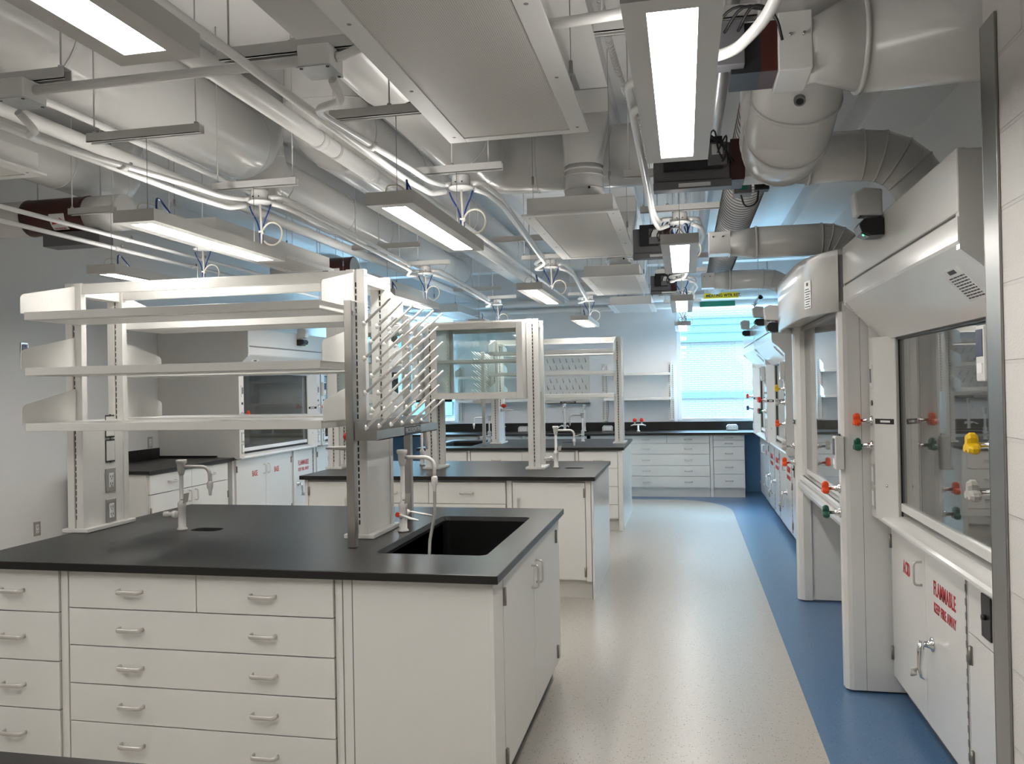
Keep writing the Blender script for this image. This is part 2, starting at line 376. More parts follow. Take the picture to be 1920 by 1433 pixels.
# ------------------------------------------------------------------ casework
def pull(parent, x, z, vert=False, L=0.10, m=NICKEL):
    h = L/2; d = 0.032
    if vert: p = [(x, 0, z-h), (x, -d, z-h), (x, -d, z+h), (x, 0, z+h)]
    else: p = [(x-h, 0, z), (x-h, -d, z), (x+h, -d, z), (x+h, 0, z)]
    (MB().tube(rounded(p, 0.016, 4), 0.0085, 8, flat=.6) if vert else MB().tube(rounded(p, 0.016, 4), 0.0048, 8, flat=1.85)).build('handle', m, parent)
def hinges(parent, x, zs):
    for z in zs:
        MB().cyl((x, -.006, z-.034), (x, -.006, z+.034), .006, 8).box(x-.009, -.004, z-.034, x+.009, .001, z+.034).build('hinge', BRONZE, parent)
def cabinet(label, loc, W, D, rz, fronts, z0=0.11, z1=0.880, toe=None, toed=0.03, name='base_cabinet', cat='cabinet', group=None, m=CAB, th=0.019, open_top=False, stiles=()):
    """local frame: front face at y=0 looking to -Y, width along +X.  fronts: (kind, xa, xb, za, zb, pulls, hinge)"""
    t = thing(name, label, cat, loc, rz, group)
    if open_top:
        MB().box(0, th+.002, z0, .018, D, z1).box(W-.018, th+.002, z0, W, D, z1).box(.018, D-.018, z0, W-.018, D, z1).box(.018, th+.002, z0, W-.018, D-.018, z0+.018).box(.018, th+.002, z1-.03, W-.018, th+.02, z1).build('carcass', m, t)
    else: MB().box(0, th+.002, z0, W, D, z1).build('carcass', m, t)
    if fronts: MB().box(max(.003, min(f[1] for f in fronts)+.003), th+.0003, min(f[3] for f in fronts)+.003, min(W-.003, max(f[2] for f in fronts)-.003), th+.0017, max(f[4] for f in fronts)-.003).build('gap_shade', SEAM, t)  # dark sheet behind the fronts, paints the shade in the gaps
    for a, b in stiles: MB().box(a, .0015, z0, b, th+.0018, z1).build('stile', m, t)
    if z0 > 0.02: MB().box(0.002, th+toed, 0.0, W-.002, D-.002, z0).build('plinth', toe or TOE, t)
    for (kind, xa, xb, za, zb, pulls, hg) in fronts:
        g = 0.0022
        o = MB().box(xa+g, 0, za+g, xb-g, th, zb-g).build(kind, m, t, bevel=.0012)
        for p in pulls: pull(o, p[0], p[1], len(p) > 2)
        if hg is not None: hinges(o, *hg)
    return t
def drawers(xa, xb, zs, npull=1, two_top=False):
    out = []
    for i in range(len(zs)-1):
        zb, za = zs[i], zs[i+1]; zc = (za+zb)/2
        if i == 0 and two_top:
            xm = (xa+xb)/2
            out.append(('drawer', xa, xm, za, zb, [((xa+xm)/2, zc)], None)); out.append(('drawer', xm, xb, za, zb, [((xm+xb)/2, zc)], None))
        else:
            q = [xa+(xb-xa)*(2*k+1)/(2*npull) for k in range(npull)]
            out.append(('drawer', xa, xb, za, zb, [(x, zc) for x in q], None))
    return out
def filler(label, x0, x1, y0, y1, z0=0.0, z1=0.880, group='filler strips between the cabinets', rz=0):
    t = thing('filler_panel', label, 'panel', (x0, y0, z0), 0, group)
    mm = MB()
    mm.box(x0+.002, y0+.010, z0+.002, x1-.002, y1, z1)
    mm.build('strip', CAB, t, world=True)
    xm = (x0+x1)/2
    MB().box(xm-.004, y0, z0+.11, x1-.004, y0+.012, z1).build('trim_rib', CAB, t, world=True, bevel=.001)
    return t
def countertop(label, x0, x1, y0, y1, holes=(), z=0.914, th=0.032, name='countertop'):
    """epoxy slab with rectangular cut-outs: holes = (hx0,hx1,hy0,hy1)"""
    t = thing(name, label, 'countertop', (x0, y0, z-th))
    xs = sorted({x0, x1, *[h[0] for h in holes], *[h[1] for h in holes]}); ys = sorted({y0, y1, *[h[2] for h in holes], *[h[3] for h in holes]})
    inside = lambda a, b: any(h[0]-1e-6 <= a and a <= h[1]+1e-6 and h[2]-1e-6 <= b <= h[3]+1e-6 for h in holes)
    vs = {}; mm = MB(); V = []; Fc = []
    def vid(x, y, k):
        key = (x, y, k)
        if key not in vs: vs[key] = len(V); V.append((x, y, z if k else z-th))
        return vs[key]
    full = lambda i, j: 0 <= i < len(xs)-1 and 0 <= j < len(ys)-1 and not inside((xs[i]+xs[i+1])/2, (ys[j]+ys[j+1])/2)
    for i in range(len(xs)-1):
        for j in range(len(ys)-1):
            if not full(i, j): continue
            a, b, c, d = xs[i], xs[i+1], ys[j], ys[j+1]
            Fc.append((vid(a,c,1), vid(b,c,1), vid(b,d,1), vid(a,d,1))); Fc.append((vid(a,d,0), vid(b,d,0), vid(b,c,0), vid(a,c,0)))
            if not full(i-1, j): Fc.append((vid(a,c,0), vid(a,c,1), vid(a,d,1), vid(a,d,0)))
            if not full(i+1, j): Fc.append((vid(b,c,1), vid(b,c,0), vid(b,d,0), vid(b,d,1)))
            if not full(i, j-1): Fc.append((vid(a,c,1), vid(a,c,0), vid(b,c,0), vid(b,c,1)))
            if not full(i, j+1): Fc.append((vid(a,d,0), vid(a,d,1), vid(b,d,1), vid(b,d,0)))
    mm.add(V, Fc); mm.build('slab', EPOXY, t, world=True, bevel=.003)
    return t
def rrect(x0, x1, y0, y1, r, n=5):
    out = []
    for cx, cy_, a in ((x1-r, y1-r, 0), (x0+r, y1-r, PI/2), (x0+r, y0+r, PI), (x1-r, y0+r, 1.5*PI)):
        out += [(cx+r*math.cos(a+PI/2*i/n), cy_+r*math.sin(a+PI/2*i/n)) for i in range(n+1)]
    return out
def basin(t, h, z=0.914, depth=0.26, r=0.035, name='sink_basin', th=0.032):
    """drop-in tub lining a rectangular cut-out, with a thin flush rim"""
    x0, x1, y0, y1 = h; mm = MB(); rings = []
    e = 0.0
    sq = rrect(x0-.022, x1+.022, y0-.022, y1+.022, .02); i0 = rrect(x0+e, x1-e, y0+e, y1-e, r); i1 = rrect(x0+.012, x1-.012, y0+.012, y1-.012, r); n = len(i0)
    loops = [(sq, z+.0006), (i0, z+.0006), (i1, z-.02), (i1, z-depth)]
    vs = [(p[0], p[1], zz) for lp, zz in loops for p in lp]
    fs = [(k*n+i, k*n+(i+1) % n, (k+1)*n+(i+1) % n, (k+1)*n+i) for k in range(1, 3) for i in range(n)] + [tuple(3*n+i for i in range(n))]
    mm.add(vs, fs); mm.build(name, SINK, t, world=True)
    mm = MB(); mm.add(vs, [(i, (i+1) % n, n+(i+1) % n, n+i) for i in range(n)]); mm.build('sink_rim', EPOXY, t, world=True)
    return t

# island 1 (nearest)
S1 = (-1.262, -0.79, 3.19, 4.17)
ct = countertop('black countertop of the nearest island, with the big sink at its right end', -2.95, -0.665, 2.853, 4.49, [S1, (-2.39, -2.235, 3.60, 3.70)])
basin(ct, S1); basin(ct, (-2.39, -2.235, 3.60, 3.70), depth=.12, r=.04, name='cup_sink')
cabinet('white four-drawer cabinet at the far left of the nearest island front', (-2.93, 2.89, 0), 0.427, .76, 0,
        drawers(0, .427, [.878, .704, .505, .309, .113]), group='drawer stacks of the islands')
filler('slim white filler strip left of the wide drawers, nearest island', -2.503, -2.457, 2.89, 3.5)
cabinet('wide white cabinet with six broad drawers under the nearest black countertop', (-2.457, 2.89, 0), 1.149, .69, 0,
        drawers(0, 1.149, [.878, .727, .577, .424, .272, .113], 2, True), open_top=True)
filler('slim white filler strip right of the wide drawers, nearest island', -1.308, -1.27, 2.89, 3.5)
sk = cabinet('white two-door sink cabinet on the aisle end of the nearest island', (-0.690, 2.89, 0), 1.57, .578, PI/2,
        [('door', .16, .80, .113, .872, [(.745, .735, 1)], (.166, (.79, .18))), ('door', .80, 1.44, .113, .872, [(.855, .735, 1)], (1.434, (.79, .18)))], toe=TOED, open_top=True, stiles=((0, .158), (1.442, 1.57)))
MB().box(-.0008, .545, .0, 0, .578, .88).build('scribe_strip', CAB, sk); MB().box(-.0004, .541, .0, 0, .545, .88).build('scribe_gap', SEAM, sk)
cabinet('white cabinet row on the hidden far side of the nearest island', (-1.29, 4.455, 0), 1.64, .73, PI,
        [('door', .0, .56, .113, .872, [(.5, .735, 1)], (.006, (.79, .18))), ('door', .56, 1.12, .113, .872, [(.62, .735, 1)], (1.114, (.79, .18))), ('door', 1.12, 1.64, .113, .872, [(1.58, .735, 1)], (1.126, (.79, .18)))], open_top=True)
# near counter at the bottom edge
ct = countertop('strip of black countertop at the bottom left corner, nearest the viewer', -3.3, -0.75, 0.68, 1.323)
cabinet('white cabinet under the black countertop nearest the viewer', (-.77, 1.30, 0), 2.5, .6, PI, [('door', .0, 1.25, .113, .872, [(1.2, .735, 1)], None), ('door', 1.25, 2.5, .113, .872, [(1.3, .735, 1)], None)])

# island 2
ct = countertop('black countertop of the middle island, under the glass wall cupboards', -3.03, -0.665, 6.08, 7.40, [(-.985, -.825, 6.70, 6.79)])
basin(ct, (-.985, -.825, 6.70, 6.79), depth=.12, r=.04, name='cup_sink')
cabinet('white single-door cabinet at the left end of the middle island', (-3.0, 6.115, 0), .40, .62, 0, [('door', .03, .395, .14, .868, [(.365, .70, 1)], (.036, (.79, .2)))], z0=.13, toed=.02, stiles=((0, .028),))
cabinet('white cabinet with two top drawers in the middle island', (-2.585, 6.115, 0), 1.235, .62, 0,
        drawers(0.01, 1.235, [.868, .70, .52, .33, .14], 2, True), z0=.13, toed=.02)
filler('slim white filler strip beside the right door of the middle island', -1.346, -1.300, 6.115, 6.7)
cabinet('white single-door cabinet at the aisle end of the middle island', (-1.298, 6.115, 0), .596, .55, 0, [('door', .0, .555, .14, .868, [(.05, .70, 1)], (.549, (.79, .2)))], z0=.13, toed=.02, open_top=True, stiles=((.557, .596),))
e_ = thing('end_panel', 'glossy white end panel facing the aisle on the middle island', 'panel', (-.70, 6.1, 0))
MB().box(-.697, 6.11, .0, -.682, 7.38, .88).build('panel', HOODW, e_, world=True, bevel=.001)
cabinet('white cabinet row on the far side of the middle island', (-.70, 7.38, 0), 2.29, .55, PI, drawers(0, 1.14, [.868, .70, .52, .33, .14], 2) + drawers(1.15, 2.29, [.868, .70, .52, .33, .14], 2), z0=.13, toed=.02, open_top=True)

# island 3
S3 = (-2.95, -2.46, 9.33, 10.30)
ct = countertop('black countertop of the farthest island, with a sink at its left end', -3.04, -0.665, 9.03, 10.57, [S3, (-1.47, -1.30, 9.84, 9.92)])
basin(ct, S3); basin(ct, (-1.47, -1.30, 9.84, 9.92), depth=.12, r=.04, name='cup_sink')
cabinet('plain white panel-front cabinet at the left end of the farthest island', (-3.0, 9.06, 0), .555, 1.47, 0, [('door', .0, .55, .13, .868, [], None)], z0=.12, toed=.02, open_top=True)
filler('slim white filler strip left of the drawers in the farthest island', -2.438, -2.405, 9.06, 9.7)
cabinet('white cabinet with two drawers side by side in the farthest island', (-2.40, 9.06, 0), 1.19, .74, 0, drawers(0, 1.19, [.868, .685, .485, .285, .13], 2, True), z0=.12, toed=.02)
filler('slim white filler strip left of the four-drawer stack, farthest island', -1.208, -1.168, 9.06, 9.7)
cabinet('white four-drawer cabinet at the aisle end of the farthest island', (-1.165, 9.06, 0), .43, .74, 0, drawers(0, .43, [.868, .685, .485, .285, .13]), z0=.12, toed=.02, group='drawer stacks of the islands')
e_ = thing('end_panel', 'glossy white end panel facing the aisle on the farthest island', 'panel', (-.70, 9.05, 0))
MB().box(-.733, 9.055, .0, -.685, 10.55, .88).build('panel', HOODW, e_, world=True, bevel=.001)
cabinet('white cabinet row on the far side of the farthest island', (-.735, 10.55, 0), 1.69, .60, PI, drawers(0, .84, [.868, .70, .52, .33, .14], 2) + drawers(.85, 1.69, [.868, .70, .52, .33, .14], 2), z0=.12, toed=.02)

# far counter under the windows
FS = (-2.0, -1.42, 11.98, 12.36)
ct = countertop('long black countertop against the far wall under the windows', -5.48, 1.55, 11.79, 12.53, [FS])
basin(ct, FS)
MB().box(-5.48, 12.51, .9145, 1.55, 12.532, 1.04).build('backsplash', EPOXY, ct, world=True, bevel=.002)
FZ = [.872, .80, .71, .523, .329, .135]
cabinet('narrow white five-drawer cabinet at the right end below the far window', (.375, 11.87, 0), .425, .6, 0, drawers(0, .42, FZ), z0=.12, toed=.01, group='cabinets of the far wall')
filler('slim white filler strip beside the narrow far drawers', .326, .373, 11.87, 12.4)
FZ2 = [.872, .76, .608, .447, .295, .135]
cabinet('wide white cabinet of paired drawers below the far window', (-.855, 11.87, 0), 1.179, .6, 0, drawers(0, 1.179, FZ2, 2, True), z0=.12, toed=.01, group='cabinets of the far wall')
filler('slim white filler strip beside the far sink cabinet', -.90, -.857, 11.87, 12.4)
cabinet('white cabinet under the far wall drawers, mostly behind the farthest island', (-1.35, 11.87, 0), .45, .6, 0, drawers(0, .45, FZ2, 1), z0=.12, toed=.01, group='cabinets of the far wall')
cabinet('white sink cabinet in the far wall below the white peg board', (-2.30, 11.87, 0), .90, .6, 0, [('door', 0, .45, .135, .872, [(.4, .73, 1)], None), ('door', .45, .9, .135, .872, [(.5, .73, 1)], None)], z0=.12, toed=.01, z1=.62, group='cabinets of the far wall')
filler('slim white filler strip left of the far sink cabinet', -2.36, -2.304, 11.87, 12.4)
cabinet('white drawer cabinet in the far wall seen between the island posts', (-3.0, 11.87, 0), .635, .6, 0, drawers(0, .635, FZ2, 2, True), z0=.12, toed=.01, group='cabinets of the far wall')
cabinet('white stack of drawers in the far wall beside the blue recess', (-3.52, 11.87, 0), .50, .6, 0, drawers(0, .50, FZ), z0=.12, toed=.01, group='cabinets of the far wall')

# left-wall counter in front of the left fume hood
t = thing('countertop', 'short black countertop along the left wall before the fume hood', 'countertop', (-5.49, 6.39, .882))
MB().prism([(-5.49, 6.62), (-5.1, 6.39), (-4.60, 6.39), (-4.60, 7.785), (-5.49, 7.785)], 'z', .882, .914).build('slab', EPOXY, t, world=True, bevel=.003)
MB().box(-5.497, 6.63, .915, -5.475, 7.785, 1.02).build('backsplash', EPOXY, t, world=True, bevel=.002)
MB().box(-5.47, 7.76, .915, -4.80, 7.785, .935).build('end_splash', EPOXY, t, world=True)
cabinet('white cabinet with one drawer over two doors along the left wall', (-4.625, 6.41, 0), 1.30, .8, PI/2,
        [('drawer', .02, .65, .70, .872, [(.33, .79)], None), ('drawer', .65, 1.28, .70, .872, [(.97, .79)], None),
         ('door', .02, .65, .113, .697, [(.60, .62, 1)], (.026, (.55, .2))), ('door', .65, 1.28, .113, .697, [(.70, .62, 1)], (1.274, (.55, .2)))])

# ------------------------------------------------------------------ slotted racks, shelves, peg boards
def slots(p, x, y0, z0, z1, face, step=.030):
    """a column of dark punched slots; face 'y-' slots on a face looking to -Y at y0, 'x+' on a face looking to +X at x"""
    mm = MB(); z = z0
    while z < z1-.02:
        if face == 'y-': mm.box(x-.0035, y0-.0012, z, x+.0035, y0+.0005, z+.021)
        else: mm.box(x-.0005, y0-.0035, z, x+.0012, y0+.0035, z+.021)
        z += step
    mm.build('slot_row', BLACK, p, world=True)
def post(t, x, ya, yb, z1, half=.045, service=None, z0=.9152, label=None, rowx=True):
    """double upright: two slotted stanchions at ya and yb on a base plate"""
    p = MB().box(x-half-.025, ya-.03, z0, x+half+.03, yb+.03, z0+.018).build('base_plate', RACKW, t, world=True, bevel=.002)
    for y, sgn in ((ya, -1), (yb, 1)):
        mm = MB()
        mm.box(x-half, y-.018, z0+.018, x-.006, y+.018, z1); mm.box(x+.006, y-.018, z0+.018, x+half, y+.018, z1)
        mm.box(x-.006, y-.010, z0+.018, x+.006, y+.010, z1-.002)
        u = mm.build('upright', RACKW, t, world=True, bevel=.0015)
        slots(u, x, y-.010, z0+.06, z1-.04, 'y-')
        for k in (-1, 1):
            MB().cyl((x+half, y+k*.008, z1-.03), (x+half+.0010, y+k*.008, z1-.03), .004, 8).build('bolt_hole', DARK, u, world=True)
    if service:
        s0, s1 = service
        MB().box(x-half+.006, ya+.018, z0+.018, x+half-.006, yb-.018, s1).build('service_panel', RACKW, t, world=True, bevel=.001)
def bracket_poly(y0, y1, z):
    """side outline (y,z) of a shelf end bracket; y0 free end, y1 at the upright"""
    s = 1 if y1 > y0 else -1
    return [(y0, z-.005), (y0, z+.065), (y0+s*.006, z+.076), (y0+s*.016, z+.083), (y1, z+.155), (y1, z-.005)]
def shelf(t, x0, x1, y0, y1, z):
    o = MB().box(x0+.012, min(y0, y1), z-.036, x1-.012, max(y0, y1), z).build('shelf', RACKW, t, world=True, bevel=.002)
    s = 1 if y1 > y0 else -1
    MB().box(x0+.03, y0+s*.03, z-.0375, x1-.03, y1-s*.03, z-.036).build('shelf_underside', STRUT, o, world=True)
    for x in (x0, x1):
        MB().prism(bracket_poly(y0-s*.008, y1, z), 'x', x-.0015, x+.0015).build('bracket', RACKW, o, world=True)
    return o
def rack(label, x0, x1, ya, yb, dep, zs, ztop, post_side):
    t = thing('shelving_rack', label, 'shelving rack', (x0, ya, .914))
    for x in (x0, x1):
        post(t, x, ya, yb, ztop, service=(.93, 1.46) if x == post_side else (.93, 1.36))
    for y in (ya, yb):
        MB().box(x0+.045, y-.014, ztop-.052, x1-.045, y+.014, ztop-.003).build('top_beam', RACKW, t, world=True, bevel=.002)
    for x in (x0, x1):
        MB().box(x-.03, ya+.014, ztop-.062, x+.03, yb-.014, ztop-.012).build('cross_beam', RACKW, t, world=True, bevel=.001)
    for z in zs:
        shelf(t, x0+.01, x1-.01, ya-.018-dep, ya-.018, z); shelf(t, x0+.01, x1-.01, yb+.018+dep, yb+.018, z)
    return t
r1 = rack('white three-tier shelving rack standing on the nearest island', -2.93, -1.455, 3.52, 3.82, .33, (1.463, 1.714, 1.965), 2.135, -2.93)
r3 = rack('white three-tier shelving rack standing on the farthest island', -2.24, -0.765, 9.66, 9.96, .33, (1.50, 1.765, 2.01), 2.165, -.765)

# outlets on the service panel of the nearest rack
def outlet(label, loc, rz, group, plate=STEEL, w=.075, h=.118, name='wall_outlet', blank=False):
    t = thing(name, label, 'outlet', loc, rz, group)
    MB().box(-w/2, -.005, -h/2, w/2, 0, h/2).build('cover_plate', plate, t, bevel=.0015)
    if not blank:
        MB().box(-.018, -.008, -.036, .018, -.004, .036).build('socket', LABELW, t, bevel=.001)
        mm = MB()
        for z in (-.018, .018):
            mm.box(-.009, -.0086, z-.006, -.006, -.0079, z+.006); mm.box(.006, -.0086, z-.006, .009, -.0079, z+.006); mm.cyl((0, -.0086, z-.012), (0, -.0079, z-.012), .003, 8)
        mm.build('contacts', BLACK, t)
    return t
for z, l in ((1.15, 'steel double outlet on the near rack post, upper of the pair'), (.995, 'steel double outlet on the near rack post, lower of the pair just above the countertop')):
    outlet(l, (-2.890, 3.70, z), PI/2, 'outlets on the near rack post')
for z, l in ((1.30, 'blank white cover plate on the near rack post above the outlets'), (1.425, 'blank white cover plate on the near rack post half behind the lowest shelf')):
    t = thing('blank_cover', l, 'cover plate', (-2.8885, 3.70, z), PI/2, 'blank covers on the near rack post')
    MB().box(-.034, -.002, -.058, .034, 0, .058).build('gap_line', DARK, t)
    MB().box(-.030, -.004, -.050, .030, -.001, .050).build('cover', RACKW, t)
    for zz in (-.056, .056): MB().cyl((0, -.005, zz), (0, -.0015, zz), .006, 8).build('screw', BLACK, t)

# peg drying racks
def peg_rack(label, x, y0, y1, sgn, z0, z1, plate):
    """clear board between two steel posts, pegs lean out to sgn*X"""
    t = thing('drying_rack', label, 'drying rack', (x, y0, .914))
    for y in (y0, y1):
        MB().box(x-.018, y-.018, .9152, x+.018, y+.018, z1+.005).build('steel_post', STEEL, t, world=True, bevel=.002)
    xb = x+sgn*.026
    MB().box(xb-.006, y0-.03, z0+.05, xb+.006, y1+.26, z1).build('clear_board', ACRY, t, world=True, bevel=.001)
    k = 0
    ys = [y0+.075+.155*i for i in range(6)]
    for r in range(7):
        z = z1-.085-.0755*r
        for i in range(6 if r % 2 == 0 else 5):
            y = ys[i]+(.0775 if r % 2 else 0); xs = xb+sgn*.006
            d = Vector((sgn*.117, 0, .103)); a = Vector((xs+sgn*.012, y, z))
            MB().tube([a, a+d*.97, a+d], [.0062, .0056, .003], 8).lathe([(.013, 0), (.013, .004), (.008, .010), (.007, .016)] if sgn > 0 else [(.013, 0), (.013, -.004), (.008, -.010), (.007, -.016)], (xs, y, z-.006), 'x', 10).build('peg', PEG, t, world=True)
    tr = MB()
    xa, xc = sorted((xb+sgn*.008, xb+sgn*.10))
    tr.box(xa, y0-.02, z0-.03, xc, y1+.10, z0-.026)
    xo = xb+sgn*.10
    tr.box(min(xo, xo-sgn*.004), y0-.02, z0-.03, max(xo, xo-sgn*.004), y1+.10, z0+.012)
    tr.box(xa, y0-.024, z0-.03, xc, y0-.02, z0+.012); tr.box(xa, y1+.10, z0-.03, xc, y1+.104, z0+.012)
    tr.box(min(xb, xb+sgn*.010), y0-.02, z0-.03, max(xb, xb+sgn*.010), y1+.24, z0+.052)
    g = tr.build('drip_trough', STEEL, t, world=True)
    lp = MB().box(min(xo, xo+sgn*.002), y0+.33, z0-.028, max(xo, xo+sgn*.002), y0+.56, z0+.012).build('name_plate', BLACK, g, world=True)
    if plate:
        text(plate, .032, NICKEL, lp, (xo+sgn*.002-x, .445, z0-.008-.914), (PI/2, 0, PI/2*sgn), sx=.95)
    MB().box(min(x+.018, xb), y0-.01, z1-.06, max(x-.018, xb), y0+.01, z1-.04).box(min(x+.018, xb), y1-.01, z1-.06, max(x-.018, xb), y1+.01, z1-.04).build('bracket', CHROME, t, world=True)
    MB().tube(rounded([(xa+.03, y1+.085, z0-.028), (xa+.03, y1+.085, z0-.07), (xa+.045, y1+.09, z0-.12)], .03), [.010]*14+[.006], 10).build('drain_spout', FAUC, t, world=True) if False else \
        MB().tube([(xa+.03, y1+.085, z0-.030), (xa+.03, y1+.085, z0-.06), (xa+.036, y1+.085, z0-.10), (xa+.04, y1+.085, z0-.13)], [.009, .013, .011, .005], 10).build('drain_spout', FAUC, t, world=True)
    return t
peg_rack('clear peg drying rack above the sink of the nearest island', -1.40, 3.30, 4.035, 1, 1.40, 1.965, 'FRCELRUNTRN')
peg_rack('clear peg drying rack with pegs leaning left on the farthest island', -2.31, 9.36, 10.10, -1, 1.44, 2.01, None)

# gas turret with a red handle behind the near peg rack
def turret(label, loc, rz, col=RED, two=False, group=None, wall=False):
    t = thing('gas_fixture', label, 'gas fixture', loc, rz, group)
    if two:
        MB().lathe([(.026, 0), (.026, .008), (.014, .016), (.012, .10)], (0, 0, 0), 'z', 12).build('stem', FAUC, t)
        MB().tube([(-.11, 0, .085), (-.06, 0, .10), (.06, 0, .10), (.11, 0, .085)], [.006, .013, .013, .006], 8).build('arms', FAUC, t)
        for x in (-.05, .05):
            MB().lathe([(.009, .10), (.011, .13), (.014, .14)], (x, 0, 0), 'z', 10).build('valve_neck', FAUC, t)
            MB().lathe([(.014, .14), (.026, .148), (.030, .165), (.027, .185), (.012, .195), (.001, .196)], (x, 0, 0), 'z', 10).build('handle', col, t)
    else:
        MB().lathe([(.020, 0), (.018, -.03), (.012, -.05), (.009, -.12), (.005, -.16)], (0, 0, 0), 'y', 10).build('body', FAUC, t)
        MB().cyl((0, -.04, 0), (0, -.04, .035), .008, 8).build('stem', CHROME, t)
        MB().lathe([(.014, .03), (.030, .04), (.034, .055), (.028, .07), (.004, .078)], (0, -.04, 0), 'z', 8).build('handle', col, t)
    return t
turret('grey gas nozzle with red knob on the near right rack post', (-1.503, 3.62, 1.315), -PI/2)

# ------------------------------------------------------------------ faucets
def faucet(label, loc, rz, h=.38, reach=.17, drop=.15, blades=True, hose=False, knob=True, tagcol=None):
    """riser, swing spout along local +X"""
    t = thing('faucet', label, 'faucet', loc, rz, 'white laboratory faucets')
    MB().lathe([(.026, 0), (.026, .006), (.019, .014), (.019, .11), (.021, .112), (.021, .13), (.013, .14), (.0105, .145), (.0105, h-.06)], (0, 0, 0), 'z', 16).build('column', FAUC, t)
    MB().lathe([(.0125, h-.075), (.0165, h-.062), (.019, h-.05), (.021, h-.02), (.026, h-.016), (.026, h-.002), (.022, h)], (0, 0, 0), 'z', 14).build('head', FAUC, t)
    p = rounded([(.012, 0, h-.035), (reach, 0, h-.035), (reach, 0, h-.035-drop*.7)], .05, 7)
    MB().tube(p, .009, 10).build('spout', FAUC, t)
    MB().lathe([(.009, h-.035-drop*.5), (.015, h-.04-drop*.52), (.015, h-.035-drop*.72), (.009, h-.035-drop*.80), (.008, h-.035-drop*.9), (.006, h-.035-drop)], (reach, 0, 0), 'z', 12).build('nozzle', FAUC, t)
    if blades:
        for s in (-1, 1):
            MB().cyl((0, s*.015, .075), (0, s*.05, .085), .014, 12).build('valve', FAUC, t)
            MB().tube([(0, s*.045, .085), (.02, s*.055, .084), (.075, s*.07, .072), (.115, s*.075, .066)], [.007, .007, .010, .006], 10, flat=.6).build('blade_handle', FAUC, t)
        MB().cyl((-.002, -.052, .085), (-.002, -.056, .086), .0115, 12).build('hot_disc', RED, t)
    elif knob:
        MB().cyl((-.015, 0, .075), (-.075, 0, .075), .011, 12).cyl((-.03, 0, .075), (-.05, 0, .075), .018, 12).build('valve', FAUC, t)
        MB().lathe([(.010, -.072), (.014, -.078), (.014, -.098), (.008, -.102)], (0, 0, .075), 'x', 10).build('knob', FAUC, t)
    if tagcol:
        MB().tube([(.020, -.004, .135), (.026, -.012, .15), (.010, -.024, .15)], .0015, 5).build('tie', BLACK, t)
        MB().prism([(.016, .13), (.044, .14), (.052, .185), (.022, .178)], 'y', -.018, -.016).build('paper_tag', tagcol, t)
    if hose:
        q = [(reach, 0, h-.17), (reach-.002, 0, h-.30), (reach-.02, -.02, h-.42), (reach-.01, -.06, h-.55), (reach+.03, -.13, h-.60)]
        qq = []
        for i in range(len(q)-1):
            a, b = Vector(q[i]), Vector(q[i+1]); qq += [a.lerp(b, k/4) for k in range(4)]
        qq.append(Vector(q[-1]))
        MB().tube(qq, .0075, 10).build('hose', GREYK, t)
    return t
faucet('white faucet with hose hanging into the nearest sink', (-1.315, 3.70, .9152), -.12, h=.385, reach=.165, drop=.17, hose=True, tagcol=GREYK)
faucet('white gooseneck faucet by the left end of the nearest island', (-2.435, 3.63, .9152), 0, h=.345, reach=.155, drop=.14, blades=False, tagcol=GREYK)
faucet('white faucet at the aisle end of the middle island', (-1.062, 6.786, .9152), 0, h=.345, reach=.155, drop=.13, blades=False, tagcol=GREYK)
faucet('white faucet half hidden behind the near drying rack on the middle island', (-2.30, 7.0, .9152), PI, h=.36, reach=.155, drop=.14, blades=False)
faucet('white faucet on the farthest island with spout turned left', (-1.237, 10.06, .9152), PI, h=.36, reach=.155, drop=.13, blades=True)
faucet('white faucet beside the left sink of the farthest island', (-2.405, 10.02, .9152), PI, h=.34, reach=.20, drop=.14, blades=True)
faucet('white faucet with clear hose below the far wall peg board', (-1.80, 12.42, .9152), -PI/2, h=.42, reach=.12, drop=.12, blades=True, hose=False)
faucet('short white faucet right of the sink on the far wall', (-1.50, 12.44, .9152), -PI/2, h=.40, reach=.10, drop=.12, blades=False, knob=False)
turret('white gas fixture with two red knobs on the far countertop', (-.68, 12.2, .9152), 0, two=True)
turret('white gas fixture with red knob on the far rack post', (-2.185, 9.70, 1.32), PI/2)
turret('small gas fixture with two red knobs behind the farthest island sink', (-2.78, 12.2, .9152), 0, two=True)
# pedestal outlets on the far counter
for x, l in ((-2.42, 'chrome pedestal outlet on the far countertop left of the sink'), (-1.14, 'chrome pedestal outlet on the far countertop right of the sink'), (.66, 'chrome pedestal outlet on the far countertop below the right window')):
    t = thing('pedestal_outlet', l, 'outlet', (x, 12.30, .9152), 0, 'pedestal outlets on the far countertop')
    MB().prism([(-.08, 0), (.08, 0), (.08, .06), (.06, .085), (-.06, .085), (-.08, .06)], 'y', -.03, .05).build('housing', GALV, t, bevel=.006)
    MB().box(-.055, -.034, .02, .055, -.029, .07).build('socket_plate', LABELW, t)
    mm = MB()
    for q in (-.025, .025): mm.box(q-.010, -.0352, .038, q-.007, -.0339, .055).box(q+.007, -.0352, .038, q+.010, -.0339, .055)
    mm.build('contacts', BLACK, t)

